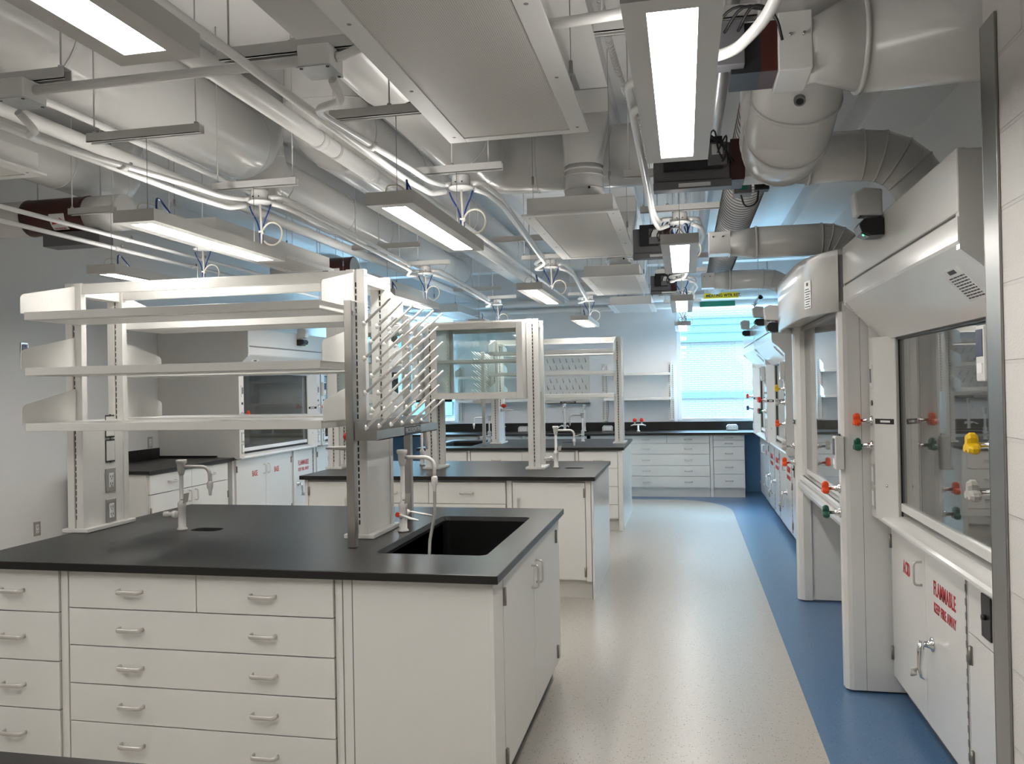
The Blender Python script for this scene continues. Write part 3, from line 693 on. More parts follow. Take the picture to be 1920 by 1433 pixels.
# wall outlets and thermostat on the left wall
outlet('steel wall outlet low on the left wall', (XL+.001, 6.108, .445), PI/2, 'outlets on the left wall')
outlet('steel wall outlet above the left black backsplash', (XL+.001, 7.656, 1.085), PI/2, 'outlets on the left wall')
t = thing('wall_switch', 'blue-grey wall switch high on the left wall beside the shelf end', 'switch', (XL+.001, 5.994, 1.983), PI/2)
MB().box(-.04, -.006, -.065, .04, 0, .065).build('cover_plate', STEEL, t, bevel=.002)
MB().box(-.028, -.012, -.05, .028, -.005, .05).build('insert', mat('switch_blue', (.22, .26, .33), .4, noise=.03), t, bevel=.002)
MB().cyl((0, -.0135, .035), (0, -.011, .035), .005, 8).build('indicator', BLACK, t)

# ------------------------------------------------------------------ glass cupboards on the middle island
def glass_cupboard(label, x0, x1, y0, y1, z0, z1):
    t = thing('glass_cupboard', label, 'cupboard', (x0, y0, z0), 0, 'glass cupboards on the middle island')
    s = .02
    mm = MB()
    mm.box(x0, y0+.02, z0, x0+s, y1-.02, z1); mm.box(x1-s, y0+.02, z0, x1, y1-.02, z1)
    mm.box(x0+s, y0+.02, z0, x1-s, y1-.02, z0+s); mm.box(x0+s, y0+.02, z1-s, x1-s, y1-.02, z1)
    c = mm.build('casing', RACKW, t, world=True)
    hm = MB(); z = z0+.09
    while z < z1-.08: hm.box(x0+s-.0002, y1-.10, z, x0+s+.0008, y1-.092, z+.009).box(x0+s-.0002, y0+.10, z, x0+s+.0008, y0+.108, z+.009); z += .032
    hm.build('shelf_pin_holes', BLACK, c, world=True)
    f = .052
    for (ya, yb) in ((y0, y0+.02), (y1-.02, y1)):
        fr = MB().box(x0, ya, z0, x0+f, yb, z1).box(x1-f, ya, z0, x1, yb, z1).box(x0+f, ya, z0, x1-f, yb, z0+f).box(x0+f, ya, z1-f, x1-f, yb, z1)
        fr.build('frame', RACKW, t, world=True, bevel=.002)
        yc = (ya+yb)/2
        xm = (x0+x1)/2
        MB().box(x0+f-.01, yc-.006, z0+f-.01, xm+.03, yc-.002, z1-f+.01).build('sliding_pane', GLASS, t, world=True)
        MB().box(xm-.03, yc+.002, z0+f-.01, x1-f+.01, yc+.006, z1-f+.01).build('sliding_pane', GLASS, t, world=True)
    MB().box(x0+s, y0+.05, (z0+z1)/2-.01, x1-s, y1-.05, (z0+z1)/2+.012).build('shelf', RACKW, t, world=True, bevel=.001)
    return t
glass_cupboard('glass-front cupboard between the middle island posts, the right one', -2.040, -1.270, 6.47, 6.99, 1.50, 2.12)
glass_cupboard('glass-front cupboard on the middle island, left one behind the drying rack', -2.920, -2.150, 6.47, 6.99, 1.50, 2.12)
t = thing('post_frame', 'white slotted post frame carrying the glass cupboards on the middle island', 'post frame', (-2.97, 6.63, .914))
for x in (-2.975, -2.095, -1.215):
    post(t, x, 6.64, 6.87, 2.15, half=.05)
    MB().box(x-.03, 6.658, 1.55, x+.03, 6.852, 1.60).build('cross_beam', RACKW, t, world=True)
    MB().box(x-.03, 6.658, 2.09, x+.03, 6.852, 2.14).build('cross_beam', RACKW, t, world=True)
for y in (6.64, 6.87):
    for a, b in ((-2.925, -2.145), (-2.045, -1.265)): MB().box(a, y-.012, 2.121, b, y+.012, 2.147).build('top_beam', RACKW, t, world=True)

# ------------------------------------------------------------------ far wall shelves and peg board
def wall_shelf(label, x0, x1, zs):
    t = thing('wall_shelf', label, 'shelf', (x0, 12.5, 1.07), 0, 'shelving on the far wall')
    for x in (x0, x1):
        u = MB().box(x-.045, 12.515, 1.06, x-.010, 12.549, 1.93).box(x+.010, 12.515, 1.06, x+.045, 12.549, 1.93).box(x-.010, 12.53, 1.06, x+.010, 12.549, 1.93).build('standard', RACKW, t, world=True)
        slots(u, x-.025, 12.515, 1.09, 1.92, 'y-'); slots(u, x+.025, 12.515, 1.09, 1.92, 'y-')
    for z in zs:
        o = MB().box(x0+.01, 12.20, z-.035, x1-.01, 12.512, z).build('shelf_board', RACKW, t, world=True, bevel=.002)
        for x in (x0, x1): MB().prism(bracket_poly(12.195, 12.515, z), 'x', x-.002, x+.002).build('bracket', RACKW, o, world=True)
wall_shelf('two white shelves on slotted standards left of the right window', -1.19, -.20, (1.41, 1.775))
wall_shelf('two white shelves on slotted standards right of the left window', -3.46, -2.32, (1.41, 1.775))
t = thing('peg_board', 'white peg board with steel drip tray on the far wall', 'peg board', (-2.12, 12.5, 1.35))
MB().box(-2.12, 12.53, 1.38, -1.42, 12.549, 2.06).build('board', RACKW, t, world=True, bevel=.002)
for r in range(6):
    for c in range(7):
        x = -2.06+.098*c+(.045 if r % 2 else 0); z = 1.97-.103*r
        if x > -1.45: continue
        MB().tube([(x, 12.53, z), (x, 12.515, z-.004), (x-.004, 12.43, z+.055)], [.008, .006, .005], 6).build('peg', GREYK, t, world=True)
g = MB().box(-2.14, 12.40, 1.335, -1.41, 12.549, 1.345).box(-2.14, 12.40, 1.335, -1.41, 12.405, 1.372).build('drip_tray', STEEL, t, world=True)
MB().box(-1.86, 12.397, 1.338, -1.62, 12.40, 1.370).build('name_plate', BLACK, g, world=True)
text('FRCELRUNTRN', .026, NICKEL, g, (-1.74+2.12, -.1042, .004), ROTF, sx=1.0)

# ------------------------------------------------------------------ fume hoods (local frame: front looks to -Y)
KN = {'orange': ORANGE, 'green': GREEN, 'yellow': YELLOW, 'grey': GREYK, 'red': RED, 'blue': BLUEC}
def valve(t, x, y, z, col):
    v = MB().lathe([(.026, y), (.026, y-.004), (.018, y-.012), (.014, y-.016), (.014, y-.028), (.009, y-.030), (.009, y-.058)], (x, 0, z), 'y', 12).build('valve', CHROME, t)
    mm = MB()
    pts = []
    for k in range(24):
        a = 2*PI*k/24; r = .027+.012*math.cos(3*a+PI/2)
        pts.append((x+r*math.cos(a), z+r*math.sin(a)))
    ptsb = [(x+(p[0]-x)*.8, z+(p[1]-z)*.8) for p in pts]
    n = 24; vs = [(p[0], y-.058, p[1]) for p in ptsb]+[(p[0], y-.066, p[1]) for p in pts]+[(p[0], y-.080, p[1]) for p in pts]+[(p[0], y-.090, p[1]) for p in ptsb]
    fs = [(k*n+i, k*n+(i+1) % n, (k+1)*n+(i+1) % n, (k+1)*n+i) for k in range(3) for i in range(n)]+[tuple(range(n)), tuple(range(3*n, 4*n))]
    mm.add(vs, fs, False).build('knob', KN[col], v)
def monitor(t, x, y, z, name='airflow_monitor'):
    o = MB().box(x-.035, y-.045, z-.085, x+.035, y, z+.085).build(name, HOODW, t, bevel=.006)
    MB().box(x-.028, y-.0465, z-.01, x+.028, y-.044, z+.072).build('screen', mat('monitor_navy', (.012, .014, .06), .3, noise=.05) if 'monitor_navy' not in MATS else MATS['monitor_navy'], o)
    MB().box(x-.022, y-.047, z-.06, x+.022, y-.044, z-.03).build('sticker', LABELW, o)
def sensor(label, loc, rz, green=False):
    """white occupancy sensor with a black reader below, fixed to a hood front"""
    t = thing('hood_sensor', label, 'sensor', loc, rz, 'sensors on the hood fronts')
    MB().prism([(-.10, .0), (.0, -.01), (.0, .10), (-.07, .11), (-.11, .09)], 'x', -.045, .045).build('white_housing', LABELW, t, bevel=.008)
    mm = MB()
    for k in range(3): mm.box(-.03+.022*k, -.085, -.004, -.018+.022*k, -.06, .002)
    mm.build('slots', BLACK, t)
    MB().prism([(-.085, -.075), (-.095, -.045), (-.075, -.02), (.0, -.02), (.0, -.09), (-.05, -.09)], 'x', -.06, .06).build('black_reader', BLACK, t, bevel=.004)
    o = MB().prism([(-.0845, -.0765), (-.054, -.0915), (-.055, -.093), (-.086, -.078)], 'x', -.045, .045).build('reader_panel', SCREEN, t)
    MB().cyl((.036, -.075, -.083), (.036, -.077, -.0865), .004, 8).build('led', LEDG, o)
    MB().tube([(-.02, -.05, .02), (-.01, -.02, -.01), (-.005, 0, -.005)], .004, 6).build('wire', RED, t)
    if green: MB().box(-.056, -.09, .01, -.046, -.03, .08).build('terminal', LABELG, t)
    return t
def sticker(t, x0, x1, prof, lines=9):
    """paper label lying on an inclined face; prof=((y,z) top,(y,z) bottom)"""
    (ya, za), (yb, zb) = prof; d = Vector((0, yb-ya, zb-za)); n = Vector((0, -(za-zb), -(yb-ya) if False else 0))
    nrm = Vector((1, 0, 0)).cross(d).normalized()
    if nrm.y > 0: nrm = -nrm
    P = lambda x, k, h: Vector((x, ya, za))+d*k+nrm*h
    def slab(mm, xa, xb, ka, kb, h):
        vs = [P(xa, ka, 0.0004), P(xb, ka, 0.0004), P(xb, kb, 0.0004), P(xa, kb, 0.0004), P(xa, ka, h), P(xb, ka, h), P(xb, kb, h), P(xa, kb, h)]
        mm.add(vs, [(0,1,2,3),(4,5,6,7),(0,1,5,4),(1,2,6,5),(2,3,7,6),(3,0,4,7)])
    mm = MB(); slab(mm, x0, x1, 0, 1, .0012); o = mm.build('paper_label', LABELW, t)
    mm = MB(); rnd = random.Random(int(x0*1000))
    w_ = x1-x0
    slab(mm, x0+.3*w_, x0+.7*w_, .05, .16, .0017)
    for k in range(lines):
        a = .24+.72*k/lines; xx = x0+.08*w_
        while xx < x1-.1*w_:
            q = xx+w_*rnd.uniform(.08, .2); slab(mm, xx, min(q, x1-.06*w_), a, a+.035, .0017); xx = q+w_*.035
    mm.build('print', BLKTXT, o)
def hood(label, loc, rz, W, D, va, vb, mon=None, group='bench fume hoods'):
    t = thing('fume_hood', label, 'fume hood', loc, rz, group)
    FP, SY = .115, .205
    side = [(0.004, 2.265), (0.004, 1.97), (FP, 1.875), (FP, .905), (D, .905), (D, 2.265)]
    for x0 in (0, W-.03): MB().prism(side, 'x', x0, x0+.03).build('side_panel', HOODW, t)
    MB().box(.03, .01, 2.235, W-.03, D, 2.265).build('top_panel', HOODW, t)
    MB().box(.03, D-.03, .93, W-.03, D, 2.235).build('back_panel', INNER, t)
    MB().box(.001, 0, 2.078, W-.001, .03, 2.27).build('upper_fascia', HOODW, t, bevel=.006)
    MB().prism([(0, 2.066), (0, 1.995), (.004, 1.984), (.015, 1.972), (.18, 1.79), (SY, 1.79), (SY, 1.815), (.03, 2.0), (.03, 2.066)], 'x', .001, W-.001).build('lower_fascia', HOODW, t)
    MB().box(.02, .012, 2.064, W-.02, .03, 2.080).build('fascia_seam', SEAM, t)
    # corner pilasters with a splayed inner face
    for s in (0, 1):
        X = (lambda v: v) if s == 0 else (lambda v: W-v)
        top = [(X(.0305), FP), (X(.095), FP), (X(.19), SY-.01), (X(.19), SY+.03), (X(.0305), SY+.03)]
        p = MB().prism(top, 'z', .905, 1.80).build('pilaster', HOODW, t)
        MB().box(X(.1905), SY-.008, .93, X(.199), SY+.03, 1.79).build('sash_track', GREYK, t)
        MB().box(X(.1992), SY+.002, .93, X(.2015), SY+.010, 1.79).build('sash_seal', BLACK, t)
        MB().prism([(X(.100), FP+.0052), (X(.180), SY-.0184), (X(.180), SY-.0204), (X(.100), FP+.0032)], 'z', 1.372, 1.398).build('sash_height_label', BLACK, p)
        MB().prism([(X(.112), FP+.0155), (X(.165), SY-.0322), (X(.165), SY-.0342), (X(.112), FP+.0135)], 'z', 1.380, 1.390).build('label_text', LABELW, p)
        xx = X(.062)
        d = MB().box(xx-.020, FP-.006, 1.545, xx+.020, FP+.01, 1.665).build('display_bezel', HOODW, t, bevel=.002)
        MB().box(xx-.013, FP-.0075, 1.575, xx+.013, FP-.005, 1.645).build('display', SCREEN, d)
        MB().lathe([(.014, FP-.004), (.014, FP+.002)], (xx, 0, 1.475), 'y', 12).build('port', BLACK, t)
        for z in (1.12, 1.00):
            o = MB().box(xx-.026, FP-.006, z-.052, xx+.026, FP+.01, z+.052).build('outlet_cover', GREYK, t, bevel=.002)
            MB().box(xx-.017, FP-.0085, z-.036, xx+.017, FP-.005, z+.036).build('socket', LABELW, o)
        MB().lathe([(.010, .15), (.010, .143), (.005, .140)], (X(.14), .012, 1.07), 'y', 10).build('lock', CHROME, t)
        for z, c in (va if s == 0 else vb): valve(t, X(.055), FP, z, c)
    if mon is not None: monitor(t, mon[0], FP, mon[1])
    # sash, sill, interior
    sa = MB().box(.202, SY, .955, W-.202, SY+.028, .995).build('sash_rail', HOODW, t, bevel=.004)
    MB().box(.202, SY-.004, 1.780, W-.202, SY+.012, 1.797).build('sash_gasket', BLACK, t)
    MB().box(.202, SY+.010, .99, W-.202, SY+.016, 1.80).build('sash_pane', SASHG, sa)
    MB().prism([(FP+.03, .885), (FP+.018, .893), (FP+.018, .905), (FP+.028, .914), (SY, .930), (SY+.05, .930), (SY+.05, .91), (FP+.06, .888)], 'x', .06, W-.06).build('airfoil_sill', HOODW, t)
    MB().box(.03, SY+.05, .905, W-.03, D-.03, .935).build('worktop', INNERD, t)
    MB().box(.17, SY+.06, .935, .18, D-.03, 1.85).box(W-.18, SY+.06, .935, W-.17, D-.03, 1.85).box(.18, D-.06, .935, W-.18, D-.04, 1.85).box(.17, SY+.06, 1.85, W-.17, D-.03, 1.86).build('liner', INNER, t)
    MB().box(W*.25, .38, 1.840, W*.75, .50, 1.848).build('added_hood_fill', HOODFILL, t)  # added glowing strip, brightens the hood interior
    fr = [(W*.42, D-.10, .96), (W*.42, D-.10, 1.42), (W*.72, D-.10, 1.42), (W*.72, D-.10, .96)]
    MB().tube(rounded(fr, .08, 6), .012, 8).build('lattice_rod', GREYK, t)
    MB().cyl((.18, D-.16, 1.30), (W*.38, D-.16, 1.30), .007, 8).build('cross_rod', STEEL, t)
    sticker(t, W-.33 if rz < 0 else .16, W-.16 if rz < 0 else .31, ((.045, 1.94), (.135, 1.840)))
    return t
DR, DL = .93, 1.06
h1 = hood('white fume hood nearest on the right, cut off by the steel wall edge', (.80, 4.45, 0), -PI/2, 1.80, DR, [(1.386, 'orange'), (1.262, 'green')], [(1.383, 'yellow'), (1.242, 'grey')], mon=(1.74, 1.66))
hood('white fume hood next after the curved hood on the right wall', (.80, 9.915, 0), -PI/2, 1.92, DR, [(1.39, 'red'), (1.26, 'green')], [(1.53, 'yellow'), (1.40, 'grey'), (1.20, 'orange')], mon=(1.87, 1.70))
hood('farthest white fume hood on the right, beside the window', (.80, 11.785, 0), -PI/2, 1.84, DR, [(1.41, 'red'), (1.25, 'blue')], [(1.39, 'orange'), (1.26, 'red')], mon=(1.81, 1.70))
hood('white fume hood on the left wall behind the near shelving', (-4.435, 7.80, 0), PI/2, 1.95, DL, [(1.36, 'orange')], [(1.40, 'red')], mon=None)
hood('farther white fume hood on the left wall, its sash half hidden', (-4.435, 9.785, 0), PI/2, 1.95, DL, [(1.40, 'orange')], [(1.40, 'red')], mon=(.02, 1.62))

# curved-front hood with knee space (second on the right)
W2h = 1.91
t = thing('fume_hood', 'tall white fume hood with bowed front and open knee space', 'fume hood', (.80, 6.37, 0), -PI/2)
bow = lambda x: -.02-.145*(1-abs(2*x/W2h-1)**5)
NB = 28; xs_ = [W2h*i/NB for i in range(NB+1)]
pl = [(x, bow(x)) for x in xs_]+[(W2h, .05), (0, .05)]
MB().prism(pl, 'z', 2.235, 2.262).build('top_panel', HOODW, t)
mm = MB(); q = [(x, bow(x)) for x in xs_]; qi = [(x, min(.03, y+.03)) for x, y in q]
vs = [(x, y, z) for z in (1.945, 2.262) for x, y in q]+[(x, y, z) for z in (1.945, 2.262) for x, y in qi]; n = NB+1
fs = [(i, i+1, n+i+1, n+i) for i in range(NB)]+[(2*n+i, 3*n+i, 3*n+i+1, 2*n+i+1) for i in range(NB)]+[(i, 2*n+i, 2*n+i+1, i+1) for i in range(NB)]
mm.add(vs, fs, True).build('bowed_fascia', HOODW, t)
MB().prism([(x, bow(x)+.02) for x in xs_]+[(W2h, .06), (0, .06)], 'z', 1.985, 1.995).build('fascia_soffit', HOODW, t)
for s in (0, 1):
    X = (lambda v: v) if s == 0 else (lambda v: W2h-v)
    pp = [(X(0), .015), (X(.006), -.005), (X(.03), -.022), (X(.075), -.024), (X(.10), -.012), (X(.118), .02), (X(.118), .075), (X(0), .075)]
    MB().prism(pp, 'z', 0.012, 1.99).build('front_post', HOODW, t)
    MB().box(X(.0), .0765, .012, X(.10), .92, 2.235).build('side_panel', HOODW, t)
    MB().box(X(.0), .075, .012, X(.10), .0768, 1.99).build('panel_gap', DARK, t)
    MB().box(X(.112), .055, .95, X(.124), .075, 1.96).build('sash_track', DARK, t)
    MB().box(X(.02), -.0265, 1.285, X(.095), -.0225, 1.315).build('sash_height_label', BLACK, t)
    MB().box(X(.03), -.0275, 1.295, X(.085), -.0262, 1.303).build('label_text', LABELW, t)
    for z, c in (([(1.12, 'grey'), (1.00, 'orange')]) if s == 0 else [(1.03, 'orange'), (.905, 'green')]): valve(t, X(.06), -.022, z, c)
    for z in (.34, .62): MB().cyl((X(.1), .30, z), (X(.1035), .30, z), .008, 8).build('screw_cap', SEAM, t)
monitor(t, W2h-.015, -.012, 1.22)
MB().box(.118, .90, .012, W2h-.118, .92, 2.235).build('back_panel', INNER, t)
MB().box(.10, .09, .86, W2h-.10, .90, .90).build('worktop', INNERD, t)
MB().box(.10, .03, 1.96, W2h-.10, .90, 1.98).build('liner_top', INNER, t)
sa = MB().box(.124, .045, .93, W2h-.124, .072, .962).build('sash_rail', HOODW, t, bevel=.003)
MB().box(.126, .055, .96, W2h-.126, .061, 1.965).build('sash_pane', SASHG, sa)
g = MB().box(.118, .0, .885, W2h-.118, .09, .915).build('sill_grille', HOODW, t, bevel=.004)
mm = MB()
for k in range(40): mm.box(.15+.041*k, .018, .9148, .15+.041*k+.028, .030, .9165)
mm.build('grille_slots', BLACK, g)
MB().prism([(-.012, .865), (-.006, .88), (.09, .88), (.09, .775), (.05, .775), (.01, .80), (-.008, .835)], 'x', .118, W2h-.118).build('knee_apron', HOODW, t)
MB().box(.118, .55, .012, W2h-.118, .56, .775).build('knee_panel', HOODW, t)
MB().box(.5, .35, 1.950, 1.4, .47, 1.958).build('added_hood_fill', HOODFILL, t)  # same added fill strip inside the bowed hood
def curved_label(x0, x1, z0, z1, off, nm, m, par):
    n = 6; vs = []
    for i in range(n+1):
        x = x0+(x1-x0)*i/n
        for h in (off, off-.0012): vs += [(x, bow(x)-h, z0), (x, bow(x)-h, z1)]
    fs = []
    for i in range(n):
        a = 4*i; b = a+4; fs += [(a, b, b+1, a+1), (a+2, a+3, b+3, b+2), (a, a+2, b+2, b), (a+1, b+1, b+3, a+3)]
    return MB().add(vs, fs).build(nm, m, par)
o = curved_label(1.615, 1.705, 1.985, 2.135, .0035, 'paper_label', LABELW, t)
curved_label(1.645, 1.675, 2.108, 2.126, .0042, 'print', BLKTXT, o)
for k in range(8): curved_label(1.622+.006*(k % 3), 1.698-.007*((k*2) % 3), 1.993+.0135*k, 1.998+.0135*k, .0042, 'print', BLKTXT, o)

# base units below the hoods
def base_unit(label, loc, rz, W, spec, z1=.884, D=.6):
    """spec: (kind, x0, x1, word) kind door|flam|false"""
    t = thing('hood_base_cabinet', label, 'cabinet', loc, rz, 'cabinets below the fume hoods')
    MB().box(0, .022, .10, W, D, z1).build('carcass', HOODW, t)
    MB().box(0, .065, 0, W, D, .10).build('toe_kick', TOED, t)
    for kind, a, b, word, hs in spec:
        za = .105
        if kind == 'vent':
            o = MB().box(a+.002, 0, .66, b-.002, .02, z1-.004).build('drawer', HOODW, t, bevel=.0015)
            xo = a+.20
            oo = MB().box(xo-.045, -.007, .69, xo+.045, 0, .84).build('black_outlet', BLACK, o, bevel=.003)
            MB().cyl((xo, -.02, .765), (xo, -.006, .765), .010, 8).build('switch', BLACK, oo)
            o = MB().box(a+.002, 0, za, b-.002, .02, .655).build('door', HOODW, t, bevel=.0015)
            hinges(o, a+.03, (.58, .2)); continue
        o = MB().box(a+.002, 0, za, b-.002, .02, z1-.004).build('door', HOODW, t, bevel=.0015)
        xc = (a+b)/2
        if kind == 'door':
            xh = b-.05 if hs == 'l' else a+.05
            pull(o, xh, .735, True)
            hinges(o, a+.006 if hs == 'l' else b-.006, (.78, .22))
            if word:
                text(word, .085, REDTXT, o, (xh-.25 if hs == 'l' and rz < 0 else xh-.19 if hs == 'l' else xh+.20, -.0008, .70), ROTF, sx=.56, bold=.0015)
        else:
            xe = b-.012 if hs == 'r' else a+.012
            mm = MB(); z = za+.02
            while z < z1-.04: mm.box(xe-.006, -.004, z, xe+.006, .002, z+.026); z += .052
            mm.box(xe-.004, -.002, za+.02, xe+.004, .002, z1-.04).build('hinge_strip', SEAM, o)
            xl = a+.10 if hs == 'r' else b-.10
            text('FLAMMABLE', .085, REDTXT, o, (xc-.005, -.0008, .715), ROTF, sx=.58, bold=.0015)
            text('KEEP FIRE AWAY', .058, REDTXT, o, (xc-.005, -.0008, .635), ROTF, sx=.60, bold=.001)
            k = MB().lathe([(.030, 0), (.030, -.006), (.018, -.012), (.012, -.03), (.012, -.045)], (xl, 0, .47), 'y', 14).build('latch', CHROME, o)
            MB().tube([(xl, -.045, .485), (xl, -.050, .44), (xl, -.055, .37), (xl+.008, -.048, .335), (xl+.014, -.03, .325)], [.013, .014, .009, .008, .005], 10).build('latch', CHROME, o)
            MB().tube([(xl, -.060, .375), (xl-.01, -.075, .36), (xl-.005, -.078, .34), (xl+.01, -.07, .345)], [.003, .012, .012, .003], 8).build('key_tag', GREYK, o)
    return t
base_unit('white hood cabinet lettered ACID and FLAMMABLE at the right edge', (1.00, 4.44, 0), -PI/2, 1.14, [('door', .0, .59, 'ACID', 'l'), ('flam', .59, 1.14, '', 'r')])
base_unit('white hood cabinet with black outlet beside the steel wall edge', (1.00, 3.295, 0), -PI/2, .64, [('vent', .0, .64, '', 'l')])
base_unit('white hood cabinet lettered FLAMMABLE just past the curved hood', (1.00, 9.91, 0), -PI/2, 1.90, [('flam', .0, .50, '', 'r'), ('door', .50, 1.05, 'BASE', 'l'), ('flam', 1.05, 1.55, '', 'r'), ('vent', 1.55, 1.90, '', 'l')])
base_unit('farthest white hood cabinet on the right, by the window wall', (1.00, 11.77, 0), -PI/2, 1.83, [('door', .0, .6, 'ACID', 'l'), ('door', .6, 1.2, 'ACID', 'r'), ('flam', 1.25, 1.83, '', 'r')])
base_unit('white left hood cabinet lettered BASE twice and FLAMMABLE', (-4.635, 7.83, 0), PI/2, 1.90, [('door', .04, .66, 'BASE', 'l'), ('door', .66, 1.27, 'BASE', 'r'), ('flam', 1.34, 1.86, '', 'r')])
base_unit('farther white left hood cabinet lettered BASE, behind the middle island', (-4.635, 9.77, 0), PI/2, 1.90, [('door', .04, .66, 'BASE', 'l'), ('door', .66, 1.27, 'BASE', 'r'), ('flam', 1.34, 1.86, '', 'r')])
# hood sensors
sensor('white sensor over a black reader on the nearest right hood', (.798, 3.60, 2.262), -PI/2, True)
sensor('white sensor over a black reader on the far end of the curved hood', (.685, 6.28, 2.045), -PI/2)
sensor('white sensor over a black reader on the hood past the curved one', (.798, 8.72, 2.262), -PI/2)
sensor('white sensor over a black reader on the farthest right hood', (.798, 10.55, 2.262), -PI/2)
sensor('white sensor over a black reader on the left wall hood', (-4.433, 8.95, 2.22), PI/2)

# steel corner guard on the block wall end
t = thing('corner_guard', 'tall stainless steel corner guard on the end of the block wall', 'corner guard', (.83, 2.5, 0))
MB().box(.822, 2.395, 0.0, .829, 2.5, 2.56).box(.822, 2.501, 0, 1.0, 2.506, 2.56).build('steel_angle', GUARD, t, world=True, bevel=.002)

# ------------------------------------------------------------------ overhead: lamps, panels, ducts, conduits
ZL = 2.35
def light(label, x, y0, L=1.22, wd=.205, cable=2.7505):
    t = thing('pendant_light', label, 'light', (x, y0, ZL), 0, 'linear pendant lights')
    h = .055
    MB().box(-wd/2, 0, 0, -wd/2+.05, L, h).box(wd/2-.05, 0, 0, wd/2, L, h).box(-wd/2+.05, 0, 0, wd/2-.05, .055, h).box(-wd/2+.05, L-.055, 0, wd/2-.05, L, h).box(-wd/2+.05, .055, .01, wd/2-.05, L-.055, h).build('housing', LIGHTB, t)
    MB().box(-wd/2+.0502, .0552, .004, wd/2-.0502, L-.0552, .0095).build('diffuser', LED, t)
    MB().box(-.045, .20, h+.001, .045, L-.20, h+.006).build('top_lens', LEDUP, t)
    for q, y in ((0, .10), (0, L-.172)):
        MB().cyl((q, y, h), (q, y, h+.02), .008, 8).build('cable_grip', CHROME, t)
        MB().cyl((q, y, h+.02), (q, y, cable-ZL), .0016, 5).build('suspension_cable', CORD, t)
    MB().tube(rounded([(-.05, .10, h), (-.05, .10, h+.05), (.0, .14, h+.06), (.04, .18, h)], .03, 4), .004, 6).build('white_lead', CREAM, t)
    MB().tube(rounded([(.045, .10, h), (.045, .10, h+.07), (.02, .16, h+.08), (.05, .22, h)], .03, 4), .005, 6).build('blue_lead', BLUEC, t)
    return t
light('long lit pendant light nearest above the aisle, top of the picture', -.010, 1.66)
light('second lit pendant light above the aisle, beyond the big white one', -.012, 4.55)
light('third lit pendant light above the aisle, before the far window', -.012, 7.62)
light('small fourth lit pendant light at the far end of the aisle row', -.012, 10.76)
light('lit pendant light cut by the top left corner of the picture', -1.172, .47)
light('lit pendant light above the nearest island, right of the shelving', -1.180, 3.215)
light('lit pendant light above the middle island, over the glass cupboard', -1.172, 6.30)
light('small lit pendant light above the farthest island shelving', -1.165, 9.36)
light('lit pendant light over the shelving rack, left of the round boxes', -2.375, 3.215)
light('lit pendant light behind the peg drying rack, left row', -2.375, 6.30)
light('far lit pendant light of the left row, mostly hidden by racks', -2.375, 9.36)
light('lit pendant light near the left wall, behind the shelving rack top', -3.56, 4.50)
light('farther lit pendant light by the left wall, seen through the shelving', -3.56, 7.55)
for x, y, l in ((-2.375, .20, 'pendant light over the near counter, left row'), (-3.56, 1.4, 'pendant light near the left wall outside the picture')):
    light(l, x, y)

def panel(label, x0, x1, y0, y1, z=2.66, h=.10, cx=None):
    t = thing('air_diffuser', label, 'air diffuser', (x0, y0, z), 0, 'perforated ceiling diffusers')
    a = .035
    fr = MB()
    fr.box(x0, y0, z, x0+.075, y1, z+.012).box(x1-.075, y0, z, x1, y1, z+.012).box(x0+.075, y0, z, x1-.075, y0+.05, z+.012).box(x0+.075, y1-.05, z, x1-.075, y1, z+.012)
    fr.build('frame', LIGHTB, t, world=True, bevel=.001)
    MB().box(x0+.075, y0+.05, z+.004, x1-.075, y1-.05, z+.010).build('perforated_sheet', PERF, t, world=True)
    MB().box(x0+a, y0+a*.4, z+.012, x1-a, y1-a*.4, z+.012+h).build('plenum', LIGHTB, t, world=True, bevel=.002)
    sm = MB()
    for x in (x0+.04, x1-.04):
        for k in range(4):
            y = y0+.08+(y1-y0-.16)*k/3; sm.cyl((x, y, z-.001), (x, y, z+.002), .007, 8)
    sm.build('screws', SEAM, t, world=True)
    for x in cx or (x0+.06, x1-.06):
        for y in (y0+.1, y1-.1): 
            MB().cyl((x, y, z+.11), (x, y, 3.699), .0018, 5).build('suspension_cable', CORD, t, world=True)
            MB().cyl((x, y, z+.22), (x, y, z+.27), .008, 6).build('cable_clamp', CORD, t, world=True)
    return t
PX0, PX1 = -.985, -.375
panel('large perforated diffuser panel at the top centre of the picture', PX0, PX1, 1.62, 3.47)
panel('second perforated diffuser panel in the centre row, below a round duct', PX0, PX1, 5.06, 6.87)
panel('third perforated diffuser panel in the centre row', PX0, PX1, 8.05, 9.71)
panel('farthest small-looking perforated diffuser panel in the centre row', PX0, PX1, 10.93, 12.15)
LX0, LX1 = -3.48, -3.03
panel('perforated diffuser panel cut by the left picture edge', LX0, LX1, 1.62, 3.46, cx=(LX0+.05,))
panel('perforated diffuser panel behind the pendant light over the shelving', LX0, LX1, 4.98, 6.82, cx=(LX0+.05,))
panel('perforated diffuser panel behind the top of the near rack, left row', LX0, LX1, 7.85, 9.66, cx=(LX0+.05,))
panel('farthest perforated diffuser panel of the left row', LX0, LX1, 11.0, 12.3, cx=(LX0+.05,))

